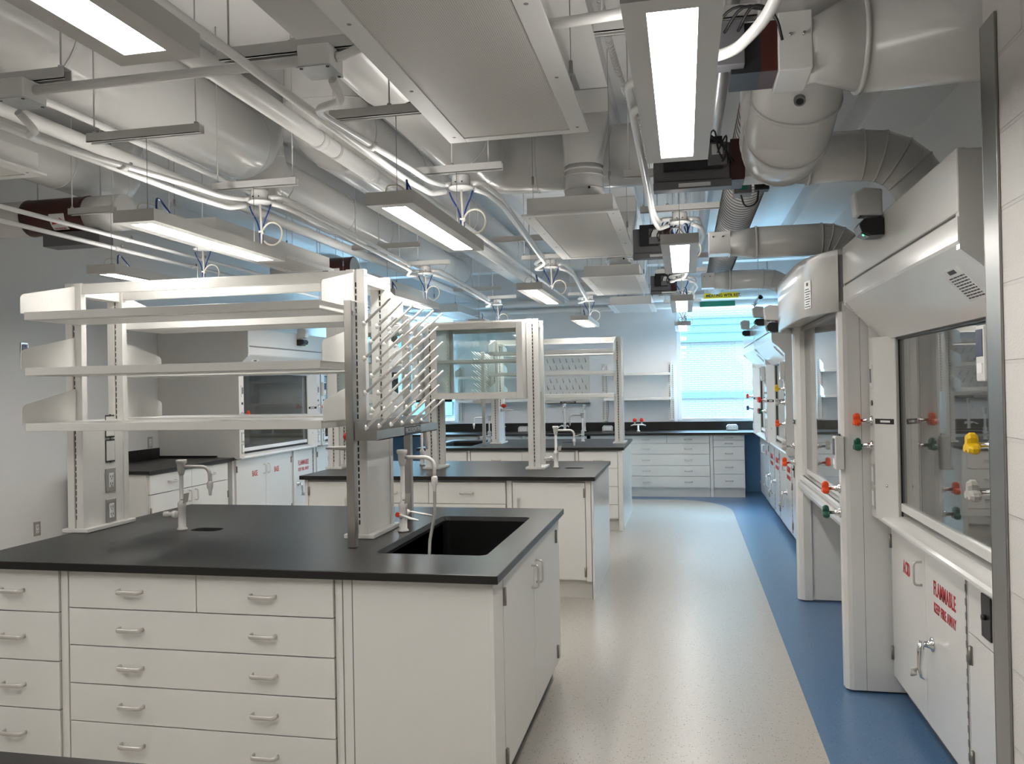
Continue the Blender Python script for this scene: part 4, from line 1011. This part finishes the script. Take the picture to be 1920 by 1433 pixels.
def ring(p, c, d, r, m=None, w=.014, h=.005):
    c = Vector(c); d = Vector(d).normalized()
    MB().tube([c-d*w/2, c+d*w/2], r+h, 32, caps=True).build('seam_ring', m or DUCT, p, world=True)
def duct(label, pts, r, bend=.28, rings=(), m=None, name='round_duct', group=None, n=32, gore=5, spiral=0):
    pts = [Vector(p) for p in pts]
    t = thing(name, label, 'duct', pts[0], 0, group)
    path = rounded(pts, bend, gore)
    rr = r if not isinstance(r, (list, tuple)) else r
    MB().tube(path, rr, n).build('duct_wall', m or DUCT, t, world=True)
    for (c, d, q) in rings: ring(t, c, d, q)
    if len(pts) > 2:
        r0 = r if not isinstance(r, (list, tuple)) else max(r)
        for i in range(1, len(path)-1):
            d1 = (path[i]-path[i-1]).normalized(); d2 = (path[i+1]-path[i]).normalized()
            if d1.dot(d2) < .99995 and i % 2 == 0: ring(t, path[i], d1+d2, r0, w=.010, h=.0035)
    if spiral:
        a, b = pts[-2], pts[-1]; d = (b-a); k = int(d.length/spiral)
        sm = MB(); dn = d.normalized()
        for j in range(k):
            c = a+dn*(spiral*(j+.5)); sm.tube([c-dn*.004, c+dn*.004], r+.004, n)
        sm.build('spiral_rib', SEAM, t, world=True)
    return t
Yd = (0, 1, 0)
duct('very large white round duct running over the left side of the islands', [(-2.92, YN+.01, 3.27), (-2.92, 5.15, 3.27), (-2.92, 5.15, 3.695)], .25, .30, [((-2.92, y, 3.27), Yd, .25) for y in (1.35, 3.25)])
duct('long white round duct continuing past the end of the largest duct', [(-3.17, 5.75, 3.695), (-3.17, 5.75, 3.25), (-3.17, 11.5, 3.25), (-3.17, 11.5, 3.695)], .20, .28, [((-3.17, y, 3.25), Yd, .20) for y in (7.2, 8.2, 10.2)])
duct('white round duct close to the left wall above the shelving', [(-4.48, YN+.01, 3.29), (-4.48, 5.9, 3.29), (-4.48, 5.9, 3.695)], .18, .24, [((-4.48, y, 3.29), Yd, .18) for y in (3.0, 5.2)])
duct('white round duct dropping from the ceiling and turning along the room', [(-2.15, 4.75, 3.695), (-2.15, 4.75, 3.25), (-2.15, 11.4, 3.25)], .25, .44, [((-2.15, y, 3.25), Yd, .25) for y in (6.0, 7.6, 9.6)])
duct('white round duct above the big diffuser, bending right toward the aisle', [(-1.46, 2.55, 3.27), (-1.46, 6.05, 3.27), (-.24, 6.05, 3.27)], .225, .42, [((-1.46, 5.25, 3.27), Yd, .225)])
t = duct('thick white round duct at the top edge left of the big diffuser', [(-1.42, YN+.01, 3.33), (-1.42, 2.02, 3.33), (-1.42, 2.02, 3.695)], .22, .26, [((-1.42, 1.5, 3.33), Yd, .22)])
# burnt weld on the underside of the bending duct
b_ = [o for o in bpy.data.objects if o.name == 'round_duct.004'][0]
mm = MB(); vs = []; NN = 16
for k, (yy, q) in enumerate(((4.03, .2262), (4.05, .2290), (4.075, .2262))):
    for i in range(NN+1):
        a = PI*(1.12+.76*i/NN); vs.append((-1.46+q*math.cos(a), yy+.012*math.sin(i*1.7)*(k != 1), 3.27+q*math.sin(a)))
mm.add(vs, [(k*(NN+1)+i, k*(NN+1)+i+1, (k+1)*(NN+1)+i+1, (k+1)*(NN+1)+i) for k in range(2) for i in range(NN)], True).build('burnt_weld', BURN, b_, world=True)
# boots feeding the centre diffusers
for (y, l) in ((5.62, 'round collar dropping into the second centre diffuser'), (8.8, 'round collar dropping into the third centre diffuser'), (11.6, 'round collar dropping into the farthest centre diffuser')):
    t = thing('duct_boot', l, 'duct', (-.65, y, 2.775), 0, 'duct boots')
    MB().tube([(-.65, y, 2.776), (-.65, y, 3.10)], .132, 28).build('collar', DUCT, t, world=True)
    for z in (2.93, 3.02, 3.06): ring(t, (-.65, y, z), (0, 0, 1), .132, w=.012, h=.006)
    MB().cyl((-.60, y-.130, 2.92), (-.60, y-.1335, 2.92), .009, 10).build('test_port', BLACK, t, world=True)
    bb = MB(); n = 24; vs = []
    for i in range(n):
        a = 2*PI*i/n; vs.append((-.65+.135*math.cos(a), y+.135*math.sin(a), 3.09))
    for i in range(n):
        a = 2*PI*i/n; c, s_ = math.cos(a), math.sin(a); q = 1/max(abs(c), abs(s_)); vs.append((-.62+.16*c*q, y-.02+.17*s_*q, 3.40))
    bb.add(vs, [(i, (i+1) % n, n+(i+1) % n, n+i) for i in range(n)]+[tuple(range(n, 2*n))], True).build('transition', DUCT, t, world=True)
    MB().box(-.78, y-.19, 3.40, -.46, y+.15, 3.555).build('square_neck', DUCT, t, world=True)
# hood exhaust branches on the right
def branch(label, x0, y, z, r, xb, zb, xd, flare):
    """damper collar box at x0, round duct to the elbow, gored elbow down to the hood top"""
    t = thing('exhaust_duct', label, 'duct', (x0, y, z), 0, 'exhaust branches')
    MB().box(x0, y-r*.95, z-r*.95, x0+.13, y+r*.95, z+r*.95).build('damper_box', DUCT, t, world=True, bevel=.004)
    MB().box(x0+.128, y-r*1.02, z-r*1.02, x0+.136, y+r*1.02, z+r*1.02).build('flange', DUCT, t, world=True)
    R = flare
    pts = [(x0+.135, y, z), (x0+.30, y, z), (xb-.28, y, z)]
    rs = [r*1.0, R, R]
    MB().tube([pts[0], pts[1]], [r*1.05, R], 28).build('reducer', DUCT, t, world=True)
    q = rounded([(x0+.30, y, z), (xb, y, z), (xd, y, zb+.05), (xd, y, zb)], .34, 4)
    MB().tube(q, R, 28).build('duct_wall', DUCT, t, world=True)
    ring(t, (x0+.30, y, z), (1, 0, 0), R)
    for i in range(1, len(q)-1):
        ring(t, q[i], (q[i+1]-q[i-1]), R, w=.010, h=.004)
    for k in (-1, 1): MB().cyl((x0+.06+k*.03, y-r*1.1, z+r*.5), (x0+.06+k*.03, y-r*.94, z+r*.5), .006, 6).build('bolt', CHROME, t, world=True)
    return t
branch('grey-white exhaust duct elbowing down into the nearest right hood', .30, 4.15, 2.655, .09, 1.02, 2.2715, 1.18, .118)
branch('grey-white exhaust duct elbowing down into the curved hood', .17, 5.55, 2.50, .075, .98, 2.2635, 1.1, .10)
branch('grey-white exhaust duct elbowing down behind the curved hood', .20, 9.2, 2.71, .085, 1.05, 2.2715, 1.2, .105)
t = thing('exhaust_duct', 'largest exhaust duct at the top right corner running into the wall', 'duct', (.30, 2.72, 2.62), 0)
MB().box(.30, 2.62, 2.535, .40, 2.82, 2.715).build('damper_box', DUCT, t, world=True, bevel=.004)
MB().tube([(.40, 2.72, 2.625), (.415, 2.72, 2.625), (.55, 2.72, 2.635)], [.098, .098, .150], 32).build('reducer', DUCT, t, world=True)
MB().tube([(.55, 2.72, 2.635), (XR-.001, 2.72, 2.66)], .150, 32).build('duct_wall', DUCT, t, world=True)
ring(t, (.55, 2.72, 2.635), (1, 0, 0), .150); ring(t, (.90, 2.72, 2.645), (1, 0, 0), .150, w=.02)
for k in (-1, 1): MB().cyl((.355+k*.02, 2.605, 2.64), (.355+k*.02, 2.625, 2.64), .005, 6).build('bolt', CHROME, t, world=True)
t = thing('round_duct', 'segmented white elbow hanging beside the nearest aisle light', 'duct', (.43, 3.2, 2.6))
q = [(.45, 2.80, 3.02), (.435, 3.02, 2.80), (.425, 3.20, 2.64), (.415, 3.36, 2.565), (.415, 3.56, 2.565), (.42, 3.72, 2.64), (.43, 3.86, 2.80), (.44, 4.02, 2.95)]
MB().tube(q, .158, 32).build('duct_wall', DUCT, t, world=True)
for i in (1, 2, 3, 4, 5): ring(t, q[i], Vector(q[i+1])-Vector(q[i-1]), .160, w=.012, h=.006)
nv = Vector((-.05, -.62, -.78)).normalized(); pc = Vector((.423, 3.13, 2.70))
MB().tube([pc+nv*.150, pc+nv*.168], .020, 16).build('test_port', SEAM, t, world=True); MB().tube([pc+nv*.160, pc+nv*.1695], .013, 14).build('port_plug', BLACK, t, world=True)
MB().tube([(.45, 2.80, 3.02), (.46, 2.7, 3.25), (.46, 2.7, 3.699)], .158, 32).build('riser', DUCT, t, world=True)
duct('spiral-ribbed round duct running above the aisle to the far wall', [(.44, 4.22, 2.98), (.44, 11.8, 2.98)], .14, .1, (), None, 'spiral_duct', None, 28, 5, .085)
duct('rectangular-looking shiny cable trough above the aisle lights', [(.22, 1.2, 3.25), (.22, 11.8, 3.25)], .05, .1, (), DUCTG, 'cable_trough', None, 4)

# struts, junction boxes, conduits
BLOCKED = [(-3.19, -2.65, YN, 5.45), (-3.39, -2.95, 5.4, 11.8), (-4.68, -4.28, YN, 6.2), (-2.42, -1.88, 4.4, 11.7), (-1.70, -1.22, 2.5, 6.4), (-1.7, -.2, 5.9, 6.4),
           (-1.66, -1.18, YN, 2.3), (-1.78, -1.66, YN, 12.2), (-1.655, -1.60, YN, 12.2), (-1.0, -.36, YN, 12.3), (-3.52, -3.01, YN, 12.4), (.28, .62, 2.5, 11.9), (.14, .30, 1.1, 11.9),
           (-.03, .07, YN, 12.2), (.06, .14, YN, 12.2), (-.07, -.02, YN, 12.2), (-.20, .40, 4.0, 4.3)]
def clear(x, y): return not any(a < x < b and c < y < d for a, b, c, d in BLOCKED)
def strut(label, x0, x1, y, z=2.75):
    ks = [k/20 for k in range(1, 20) if clear(x0+(x1-x0)*k/20, y)]
    rods = [ks[0], ks[-1]] if len(ks) > 1 and ks[-1]-ks[0] > .12 else ks[:1]
    t = thing('strut_channel', label, 'strut', (x0, y, z), 0, 'strut channels under the ceiling')
    h, w_, th = .041, .041, .004
    MB().box(x0, y-w_/2, z, x1, y-w_/2+th, z+h).box(x0, y+w_/2-th, z, x1, y+w_/2, z+h).box(x0, y-w_/2+th, z+h-th, x1, y+w_/2-th, z+h).box(x0, y-w_/2, z, x1, y-w_/2+.010, z+.003).box(x0, y+w_/2-.010, z, x1, y+w_/2, z+.003).build('channel', STRUT, t, world=True)
    for k in rods:
        x = x0+(x1-x0)*k
        MB().cyl((x, y, z+h-.002), (x, y, ZC-.001), .0038, 6).cyl((x, y, z+h), (x, y, z+h+.012), .010, 6).build('hanger_rod', STRUT, t, world=True)
    return t
def round_box(label, x, y, z=2.75, cords=True, s=1):
    t = thing('junction_box', label, 'junction box', (x, y, z), 0, 'round junction boxes')
    MB().lathe([(.048, -.002), (.050, -.008), (.050, -.062), (.046, -.064)], (0, 0, 0), 'z', 20).build('box', PIPE, t)
    MB().lathe([(.066, -.064), (.068, -.068), (.066, -.073), (.02, -.080)], (0, 0, 0), 'z', 24).build('cover', LABELW, t)
    for q in (-1, 1): MB().cyl((q*.018, -.0485, -.045), (q*.018, -.0515, -.045), .004, 8).build('screw', BLACK, t)
    if cords:
        MB().tube([(.0, 0, -.078), (.004, 0, -.15), (.008, 0, -.25), (.008, -.005, -.3435)], .0065, 8).build('white_cord', CREAM, t)
        for q in (-1, 1):
            MB().tube(rounded([(q*.066, 0, -.087), (q*.055, 0, -.12), (q*.012+.004, 0, -.20), (.004+q*.006, 0, -.343)], .06, 5), .0045, 6).build('blue_cord', BLUEC, t)
        ring_ = [(.012+.062-.062*math.cos(2*PI*k/20), 0, -.255+.066*math.sin(2*PI*k/20)) for k in range(19)]
        MB().tube(ring_, .0058, 8).build('cord_loop', CREAM, t)
        MB().box(-.006, -.012, -.245, .022, .012, -.235).build('cable_tie', LABELW, t)
    return t
def square_box(label, x, y, z=2.71):
    t = thing('junction_box', label, 'junction box', (x, y, z), 0, 'square junction boxes')
    MB().box(-.055, -.055, -.035, .055, .055, 0.036).build('box', PIPE, t, bevel=.004)
    MB().box(-.058, -.058, -.038, .058, .058, -.0352).build('cover', GALV, t, bevel=.001)
    for a, b in ((-.045, -.045), (.045, .045), (.045, -.045)): MB().cyl((a, b, -.040), (a, b, -.0375), .006, 8).build('screw', BLACK, t)
    return t
COUNT = {}
def conduit(label, pts, r=.0135, bend=.11, clamps=(), m=None, name='conduit'):
    t = thing(name, label, 'conduit' if name == 'conduit' else 'pipe', pts[0])
    MB().tube(rounded(pts, bend, 6), r, 12).build('tube', m or PIPE, t, world=True)
    for c in clamps:
        c = Vector(c)
        MB().tube([c-Vector((0, .022, 0)), c+Vector((0, .022, 0))], r+.003, 12).build('coupling', PIPE, t, world=True)
        MB().box(c.x-.004, c.y+.05, c.z+r*.8, c.x+.004, c.y+.065, c.z+r+.02).build('clip', CHROME, t, world=True)
    return t
rows = {'aisle': (-.011, (1.66, 4.55, 7.62, 10.76)), 'centre': (-1.175, (.47, 3.215, 6.30, 9.36)), 'left': (-2.375, (.20, 3.215, 6.30, 9.36)), 'wall side': (-3.56, (1.4, 4.50, 7.55))}
ordn = ['nearest', 'second', 'third', 'farthest']
for rn, (x, ys) in rows.items():
    for k, y in enumerate(ys):
        xb = x+.03 if rn == 'wall side' else x+.185 if rn == 'centre' else x+.28
        strut('grey strut over the near end of the %s light, %s row' % (ordn[k], rn), x-.30, xb, y+.10)
        strut('grey strut over the far end of the %s light, %s row' % (ordn[k], rn), x-.26, min(xb+.06, x+.26), y+1.065)
        if not (k == 0):
            round_box('white round junction box with blue cords at the %s light, %s row' % (ordn[k], rn), x, y+1.12)
strut('grey strut at the left picture edge above the square box', -2.62, -2.10, 2.50, 2.693)
strut('grey strut above the square box left of the big diffuser', -1.50, -1.02, 2.50, 2.693)
square_box('white square junction box with steel cover at the left picture edge', -2.27, 2.48, 2.655)
square_box('white square junction box with steel cover beside the big diffuser', -1.137, 2.48, 2.655)
conduit('straight white conduit joining the two square junction boxes', [(-2.214, 2.48, 2.66), (-1.193, 2.48, 2.66)], .0165, .1)
conduit('white conduit from the big diffuser edge to the nearest aisle light', [(-.409, 2.48, 2.690), (-.06, 2.48, 2.705)], .0165, .1)
conduit('short white conduit from the square box into the big diffuser', [(-1.0805, 2.48, 2.662), (-1.05, 2.48, 2.666), (-.98, 2.48, 2.6925), (-.951, 2.48, 2.6925)], .0150, .03)
def run(rn, x, ya, yb, first, nm=None):
    if first:
        conduit('white conduit with an S-bend from the square box, %s row' % rn, [(x+.07, 2.50, 2.598), (x+.07, 2.58, 2.555), (x-.11, 2.74, 2.595), (x-.115, yb-.5, 2.665), (x-.115, yb-.22, 2.675), (x-.10, yb, 2.706), (x-.0525, yb, 2.706)], .0145, .10, ((x-.1135, 3.30, 2.6246),))
        conduit('lower white conduit ending in a cut end by the first round box, %s row' % rn, [(x-.155, YN+.01, 2.585), (x-.155, yb-.45, 2.625), (x-.145, yb-.08, 2.64), (x-.085, yb-.01, 2.665)], .0145, .09)
    else:
        conduit('upper white conduit from the %s to the %s round box, %s row' % (nm[0], nm[1], rn), [(x+.0525, ya, 2.706), (x+.12, ya+.02, 2.706), (x+.15, ya+.3, 2.69), (x+.02, yb-.5, 2.69), (x-.12, yb-.2, 2.69), (x-.11, yb, 2.706), (x-.0525, yb, 2.706)], .0145, .10)
        conduit('lower white conduit from the %s to the %s round box, %s row' % (nm[0], nm[1], rn), [(x+.080, ya-.01, 2.665), (x+.14, ya+.03, 2.65), (x+.165, ya+.3, 2.64), (x+.03, yb-.5, 2.64), (x-.12, yb-.2, 2.64), (x-.080, yb-.01, 2.665)], .0145, .10)
names = {1: 'near', 2: 'middle', 3: 'far'}
run('left', -2.375, 0, 4.335, True); run('centre', -1.175, 0, 4.335, True)
for rn, x, ys in (('left', -2.375, (4.335, 7.42, 10.48)), ('centre', -1.175, (4.335, 7.42, 10.48)), ('aisle', -.011, (5.67, 8.74, 11.88))):
    for k, (a, b) in enumerate(zip(ys, ys[1:])): run(rn, x, a, b, False, (('first', 'second'), ('second', 'third'))[k])
conduit('white conduit bending out from under the nearest aisle light', [(.10, 3.02, 2.70), (-.10, 3.02, 2.70), (-.185, 3.06, 2.70), (-.185, 3.5, 2.69), (-.175, 5.3, 2.69), (-.15, 5.64, 2.69), (-.12, 5.67, 2.708), (-.064, 5.67, 2.708)], .0155, .12, ((-.183, 3.75, 2.69), (-.18, 4.75, 2.69)))
conduit('lower white conduit beside the nearest aisle light', [(.10, 3.18, 2.665), (-.10, 3.18, 2.665), (-.18, 3.22, 2.65), (-.178, 5.3, 2.64), (-.15, 5.64, 2.64), (-.085, 5.66, 2.665)], .0145, .11)
conduit('thick white conduit looping right of the nearest aisle light', [(.05, 1.27, 2.52), (.205, 1.56, 2.50), (.246, 1.85, 2.50), (.222, 2.15, 2.50), (.15, 2.35, 2.50), (.035, 2.39, 2.50)], .0155, .12)
t = thing('conduit_fitting', 'white oval conduit fitting beside the nearest aisle light', 'conduit fitting', (.20, 2.25, 2.72))
MB().tube([(.10, 2.27, 2.735), (.12, 2.27, 2.735), (.26, 2.27, 2.735), (.28, 2.27, 2.735)], [.022, .030, .030, .022], 14).build('body', PIPE, t, world=True)
MB().box(.115, 2.245, 2.70, .265, 2.295, 2.706).build('cover', LABELW, t, world=True, bevel=.002)
for k, (x, z, r) in enumerate(((-3.75, 2.66, .0145), (-3.83, 2.60, .0145))):
    conduit(('upper' if k == 0 else 'lower') + ' of the two white conduits running along the left wall', [(x, YN+.01, z), (x, 11.5, z)], r, .1, tuple((x, y, z) for y in (5.0, 5.9)))
# pipes
def pipe(label, x, z, r, y0=YN+.01, y1=11.89, m=None, rings=(), rods=False):
    t = thing('pipe', label, 'pipe', (x, y0, z), 0, 'white pipes along the ceiling')
    MB().tube([(x, y0, z), (x, y1, z)], r, 18).build('tube', m or PIPE, t, world=True)
    for y in rings: MB().tube([(x, y-.03, z), (x, y+.03, z)], r+.0035, 18).build('coupling', PIPE, t, world=True)
    for y in (1.2, 3.9, 6.6, 9.3) if rods else ():
        MB().cyl((x, y, z+r*.8), (x, y, ZC-.001), .005, 6).build('hanger_rod', STRUT, t, world=True)
        MB().tube([(x, y-.012, z), (x, y+.012, z)], r+.003, 18).build('clevis', STRUT, t, world=True)
    return t
pipe('thick white pipe running the length of the room above the centre lights', -1.72, 2.81, .043, rings=(2.05, 3.72, 4.4, 6.2), rods=True)
pipe('thin white pipe beside the thick one above the centre lights', -1.63, 2.845, .016)
p = pipe('white pipe with a red coupling below the largest duct', -3.02, 2.90, .036)
MB().tube([(-3.02, 2.73, 2.90), (-3.02, 2.78, 2.90)], .048, 18).box(-3.035, 2.735, 2.845, -3.005, 2.775, 2.86).build('red_coupling', RED, p, world=True)
pipe('thin white pipe just under the largest duct', -2.90, 2.965, .018)
pipe('white pipe above the aisle lights, left of the two', .02, 3.28, .030)
pipe('white pipe above the aisle lights, right of the two', .10, 3.36, .028)
pipe('thin pipe high above the second diffuser', -.045, 3.42, .02)
for k, (z, y, r, l, lm, tx, xa, xb) in enumerate(((2.870, 12.30, .055, 'white pipe with the yellow HEATING label under the far ceiling', LABELY, 'HEATING WTR RET.', .30, .78), (2.765, 12.42, .045, 'white pipe with the green label above the right window', LABELG, None, .24, .74))):
    t = thing('pipe', l, 'pipe', (-1.2, y, z))
    MB().tube([(-5.2, y, z), (XR-.01, y, z)], r, 18).build('tube', PIPE, t, world=True)
    o = MB().box(xa, y-r-.006, z-.040, xb, y-r+.012, z+.040).build('pipe_label', lm, t, world=True)
    if tx:
        text(tx, .058, BLKTXT, o, ((xa+xb)/2+.035+1.2, -r-.0065, -.002), ROTF, sx=.86, bold=.002)
        MB().prism([(xa+.02, z), (xa+.045, z-.018), (xa+.045, z-.008), (xa+.075, z-.008), (xa+.075, z+.008), (xa+.045, z+.008), (xa+.045, z+.018)], 'y', y-r-.0075, y-r-.006).build('arrow', BLKTXT, o, world=True)
    for x in (-4, -2, 0, 1.2): MB().cyl((x, y, z+r*.8), (x, y, ZC-.001), .005, 6).build('hanger_rod', STRUT, t, world=True)
t = thing('spot_heater', 'small silver sprinkler-like fitting hanging near the far right window', 'fitting', (.98, 11.6, 2.70), .5)
MB().tube([(-.07, 0, -.07), (.05, 0, .05)], .03, 14).build('barrel', CHROME, t); MB().tube([(.05, 0, .05), (.07, 0, .07)], .034, 14).build('cap', BLACK, t)
MB().cyl((.03, 0, .05), (.03, 0, .999), .006, 6).build('hanger_rod', STRUT, t)

# air valves with arrow labels
def valve_duct(label, xa, xb, y, z, r, wall_to, out_to, box=True):
    t = thing('air_valve', label, 'air valve', (xa, y, z))
    MB().tube([(xa, y, z), (xa+.03, y, z), (xb-.03, y, z), (xb, y, z)], [r*1.03, r, r, r*1.03], 28).build('valve_body', MAROON, t, world=True)
    MB().tube([(wall_to, y, z), (xa+.001, y, z)], r*.98, 28).build('inlet_duct', DUCT, t, world=True)
    MB().tube([(xb-.001, y, z), (out_to, y, z)], r*.98, 28).build('outlet_duct', DUCT, t, world=True)
    xm = xa+(xb-xa)*.62; n = 8; vs = []
    for i in range(n+1):
        a = PI*(1.02+.30*i/n)
        for xx in (xm-.065, xm+.065): vs.append((xx, y+(r+.0015)*math.cos(a), z+(r+.0015)*math.sin(a)))
    o = MB().add(vs, [(2*i, 2*i+1, 2*i+3, 2*i+2) for i in range(n)], True).build('flow_label', LABELW, t, world=True)
    def curved(poly, nm):
        pv = []
        for (u, v) in poly:
            a = PI*(1.02+.30*v); pv.append((xm+u, y+(r+.003)*math.cos(a), z+(r+.003)*math.sin(a)))
        MB().add(pv, [tuple(range(len(pv)))]).build(nm, REDTXT, o, world=True)
    curved([(.058, .45), (.02, .22), (.02, .36), (-.055, .30), (-.045, .45), (-.055, .60), (.02, .54), (.02, .68)], 'arrow')
    for k in range(7): curved([(-.05+.014*k, .82), (-.042+.014*k, .82), (-.042+.014*k, .94), (-.05+.014*k, .94)], 'print')
    if box: MB().box(xa+.16, y-r*.6, z-r-.10, xb+.12, y+r*.5, z-r*.97).build('actuator_box', GREYBOX, t, world=True, bevel=.003)
    for xx in (xa+.05, xb+.07): MB().cyl((xx, y, z+r*.9), (xx, y, ZC-.001), .005, 6).build('hanger_rod', STRUT, t, world=True)
valve_duct('maroon air valve with a red arrow label near the left wall', -4.80, -4.28, 5.33, 2.93, .135, XL+.002, -4.0)
valve_duct('maroon air valve with a red arrow label behind the near rack top', -3.95, -3.47, 8.34, 2.91, .125, -4.4, -3.46, False)
def electronics(label, x0, x1, y, z, r):
    t = thing('damper_actuator', label, 'actuator', (x0, y, z))
    MB().box(x0, y-r*.9, z-r*.9, x1-.06, y+r*.9, z+r*.9).build('valve_body', GREYBOX, t, world=True, bevel=.01)
    MB().box(x1-.062, y-r*.98, z-r*.98, x1-.002, y+r*.98, z+r*.98).build('collar', MAROON, t, world=True)
    MB().box(x0+.05, y-r*1.25, z-r*.4, x1-.10, y-r*.92, z+r*1.1).build('control_board', BLACK, t, world=True, bevel=.003)
    o = MB().box(x1-.17, y-r*1.3, z-r*.3, x1-.08, y-r*.92, z+r*.8).build('controller', GREYBOX, t, world=True, bevel=.003)
    MB().box(x1-.15, y-r*1.33, z+r*.2, x1-.10, y-r*1.29, z+r*.7).build('label', LABELW, o, world=True)
    MB().box(x0, y-r*1.1, z-r*1.28, x1-.06, y-r*.3, z-r*.92).build('rail', GREYBOX, t, world=True, bevel=.002)
    o2 = MB().box(x0+.12, y-r*1.125, z-r*1.2, x0+.27, y-r*1.095, z-r*1.02).build('rail_label', LABELW, t, world=True)
    for k in range(4):
        a = (x0+.12+.06*k, y-r*1.27, z+r*(.2+.15*(k % 3))); b = (x1-.12+.03*(k % 2), y-r*1.4, z+r*(.9-.3*k)); c = (x1-.05-.02*k, y-r*1.2, z-r*.2)
        MB().tube(rounded([a, (a[0]+.05, a[1]-.04, a[2]+.10), b, c], .05, 4), .0045, 6).build('wire', BLACK, t, world=True)
electronics('black-wired damper actuator left of the nearest exhaust duct', -.13, .298, 4.15, 2.655, .10)
electronics('black-wired damper actuator left of the second aisle light', -.345, -.06, 6.05, 2.62, .10)
electronics('black-wired damper actuator at the far aisle ceiling', -.345, -.06, 9.2, 2.70, .095)
t = thing('damper_actuator', 'black-wired damper actuator beside the largest exhaust duct', 'actuator', (.10, 2.72, 2.62))
MB().box(.16, 2.64, 2.545, .25, 2.80, 2.70).build('valve_body', BLACK, t, world=True); MB().box(.2502, 2.64, 2.545, .298, 2.80, 2.70).build('collar', MAROON, t, world=True); MB().box(.05, 2.60, 2.56, .20, 2.66, 2.70).build('control_board', GREYBOX, t, world=True, bevel=.003)
for k in range(3): MB().tube(rounded([(.10+.04*k, 2.60, 2.66), (.16+.03*k, 2.54, 2.72), (.29, 2.58, 2.70), (.31, 2.60, 2.62)], .05, 4), .0045, 6).build('wire', BLACK, t, world=True)
t = thing('damper_actuator', 'grey damper motor on the spiral-ribbed duct', 'actuator', (.40, 5.0, 2.74))
MB().box(.30, 4.90, 2.68, .40, 5.02, 2.815).build('motor_box', GREYBOX, t, world=True, bevel=.003)
MB().box(.33, 4.897, 2.70, .375, 4.90, 2.735).build('label', LABELG, t, world=True)
MB().box(.42, 4.92, 2.70, .50, 5.0, 2.80).build('linkage', BLACK, t, world=True, bevel=.006)
MB().tube(rounded([(.34, 4.95, 2.69), (.36, 4.93, 2.60), (.43, 4.93, 2.62), (.44, 4.95, 2.70)], .05, 4), .005, 6).build('wire', BLACK, t, world=True)
t = thing('flexible_conduit', 'white ribbed flexible conduit hanging left of the nearest aisle light', 'conduit', (-.1, 3.6, 3.2))
q = rounded([(-.30, 2.6, 3.15), (-.26, 3.4, 2.90), (-.155, 4.0, 2.76), (-.165, 4.13, 2.72)], .4, 8)
MB().tube(q, .011, 10).build('core', PIPE, t, world=True)
mm = MB()
for a, b in zip(q, q[1:]):
    n = max(1, int((b-a).length/.016))
    for k in range(n): c = a.lerp(b, k/n); d = (b-a).normalized()*.004; mm.tube([c-d, c+d], .0145, 10, caps=True)
mm.build('ribs', PIPE, t, world=True)
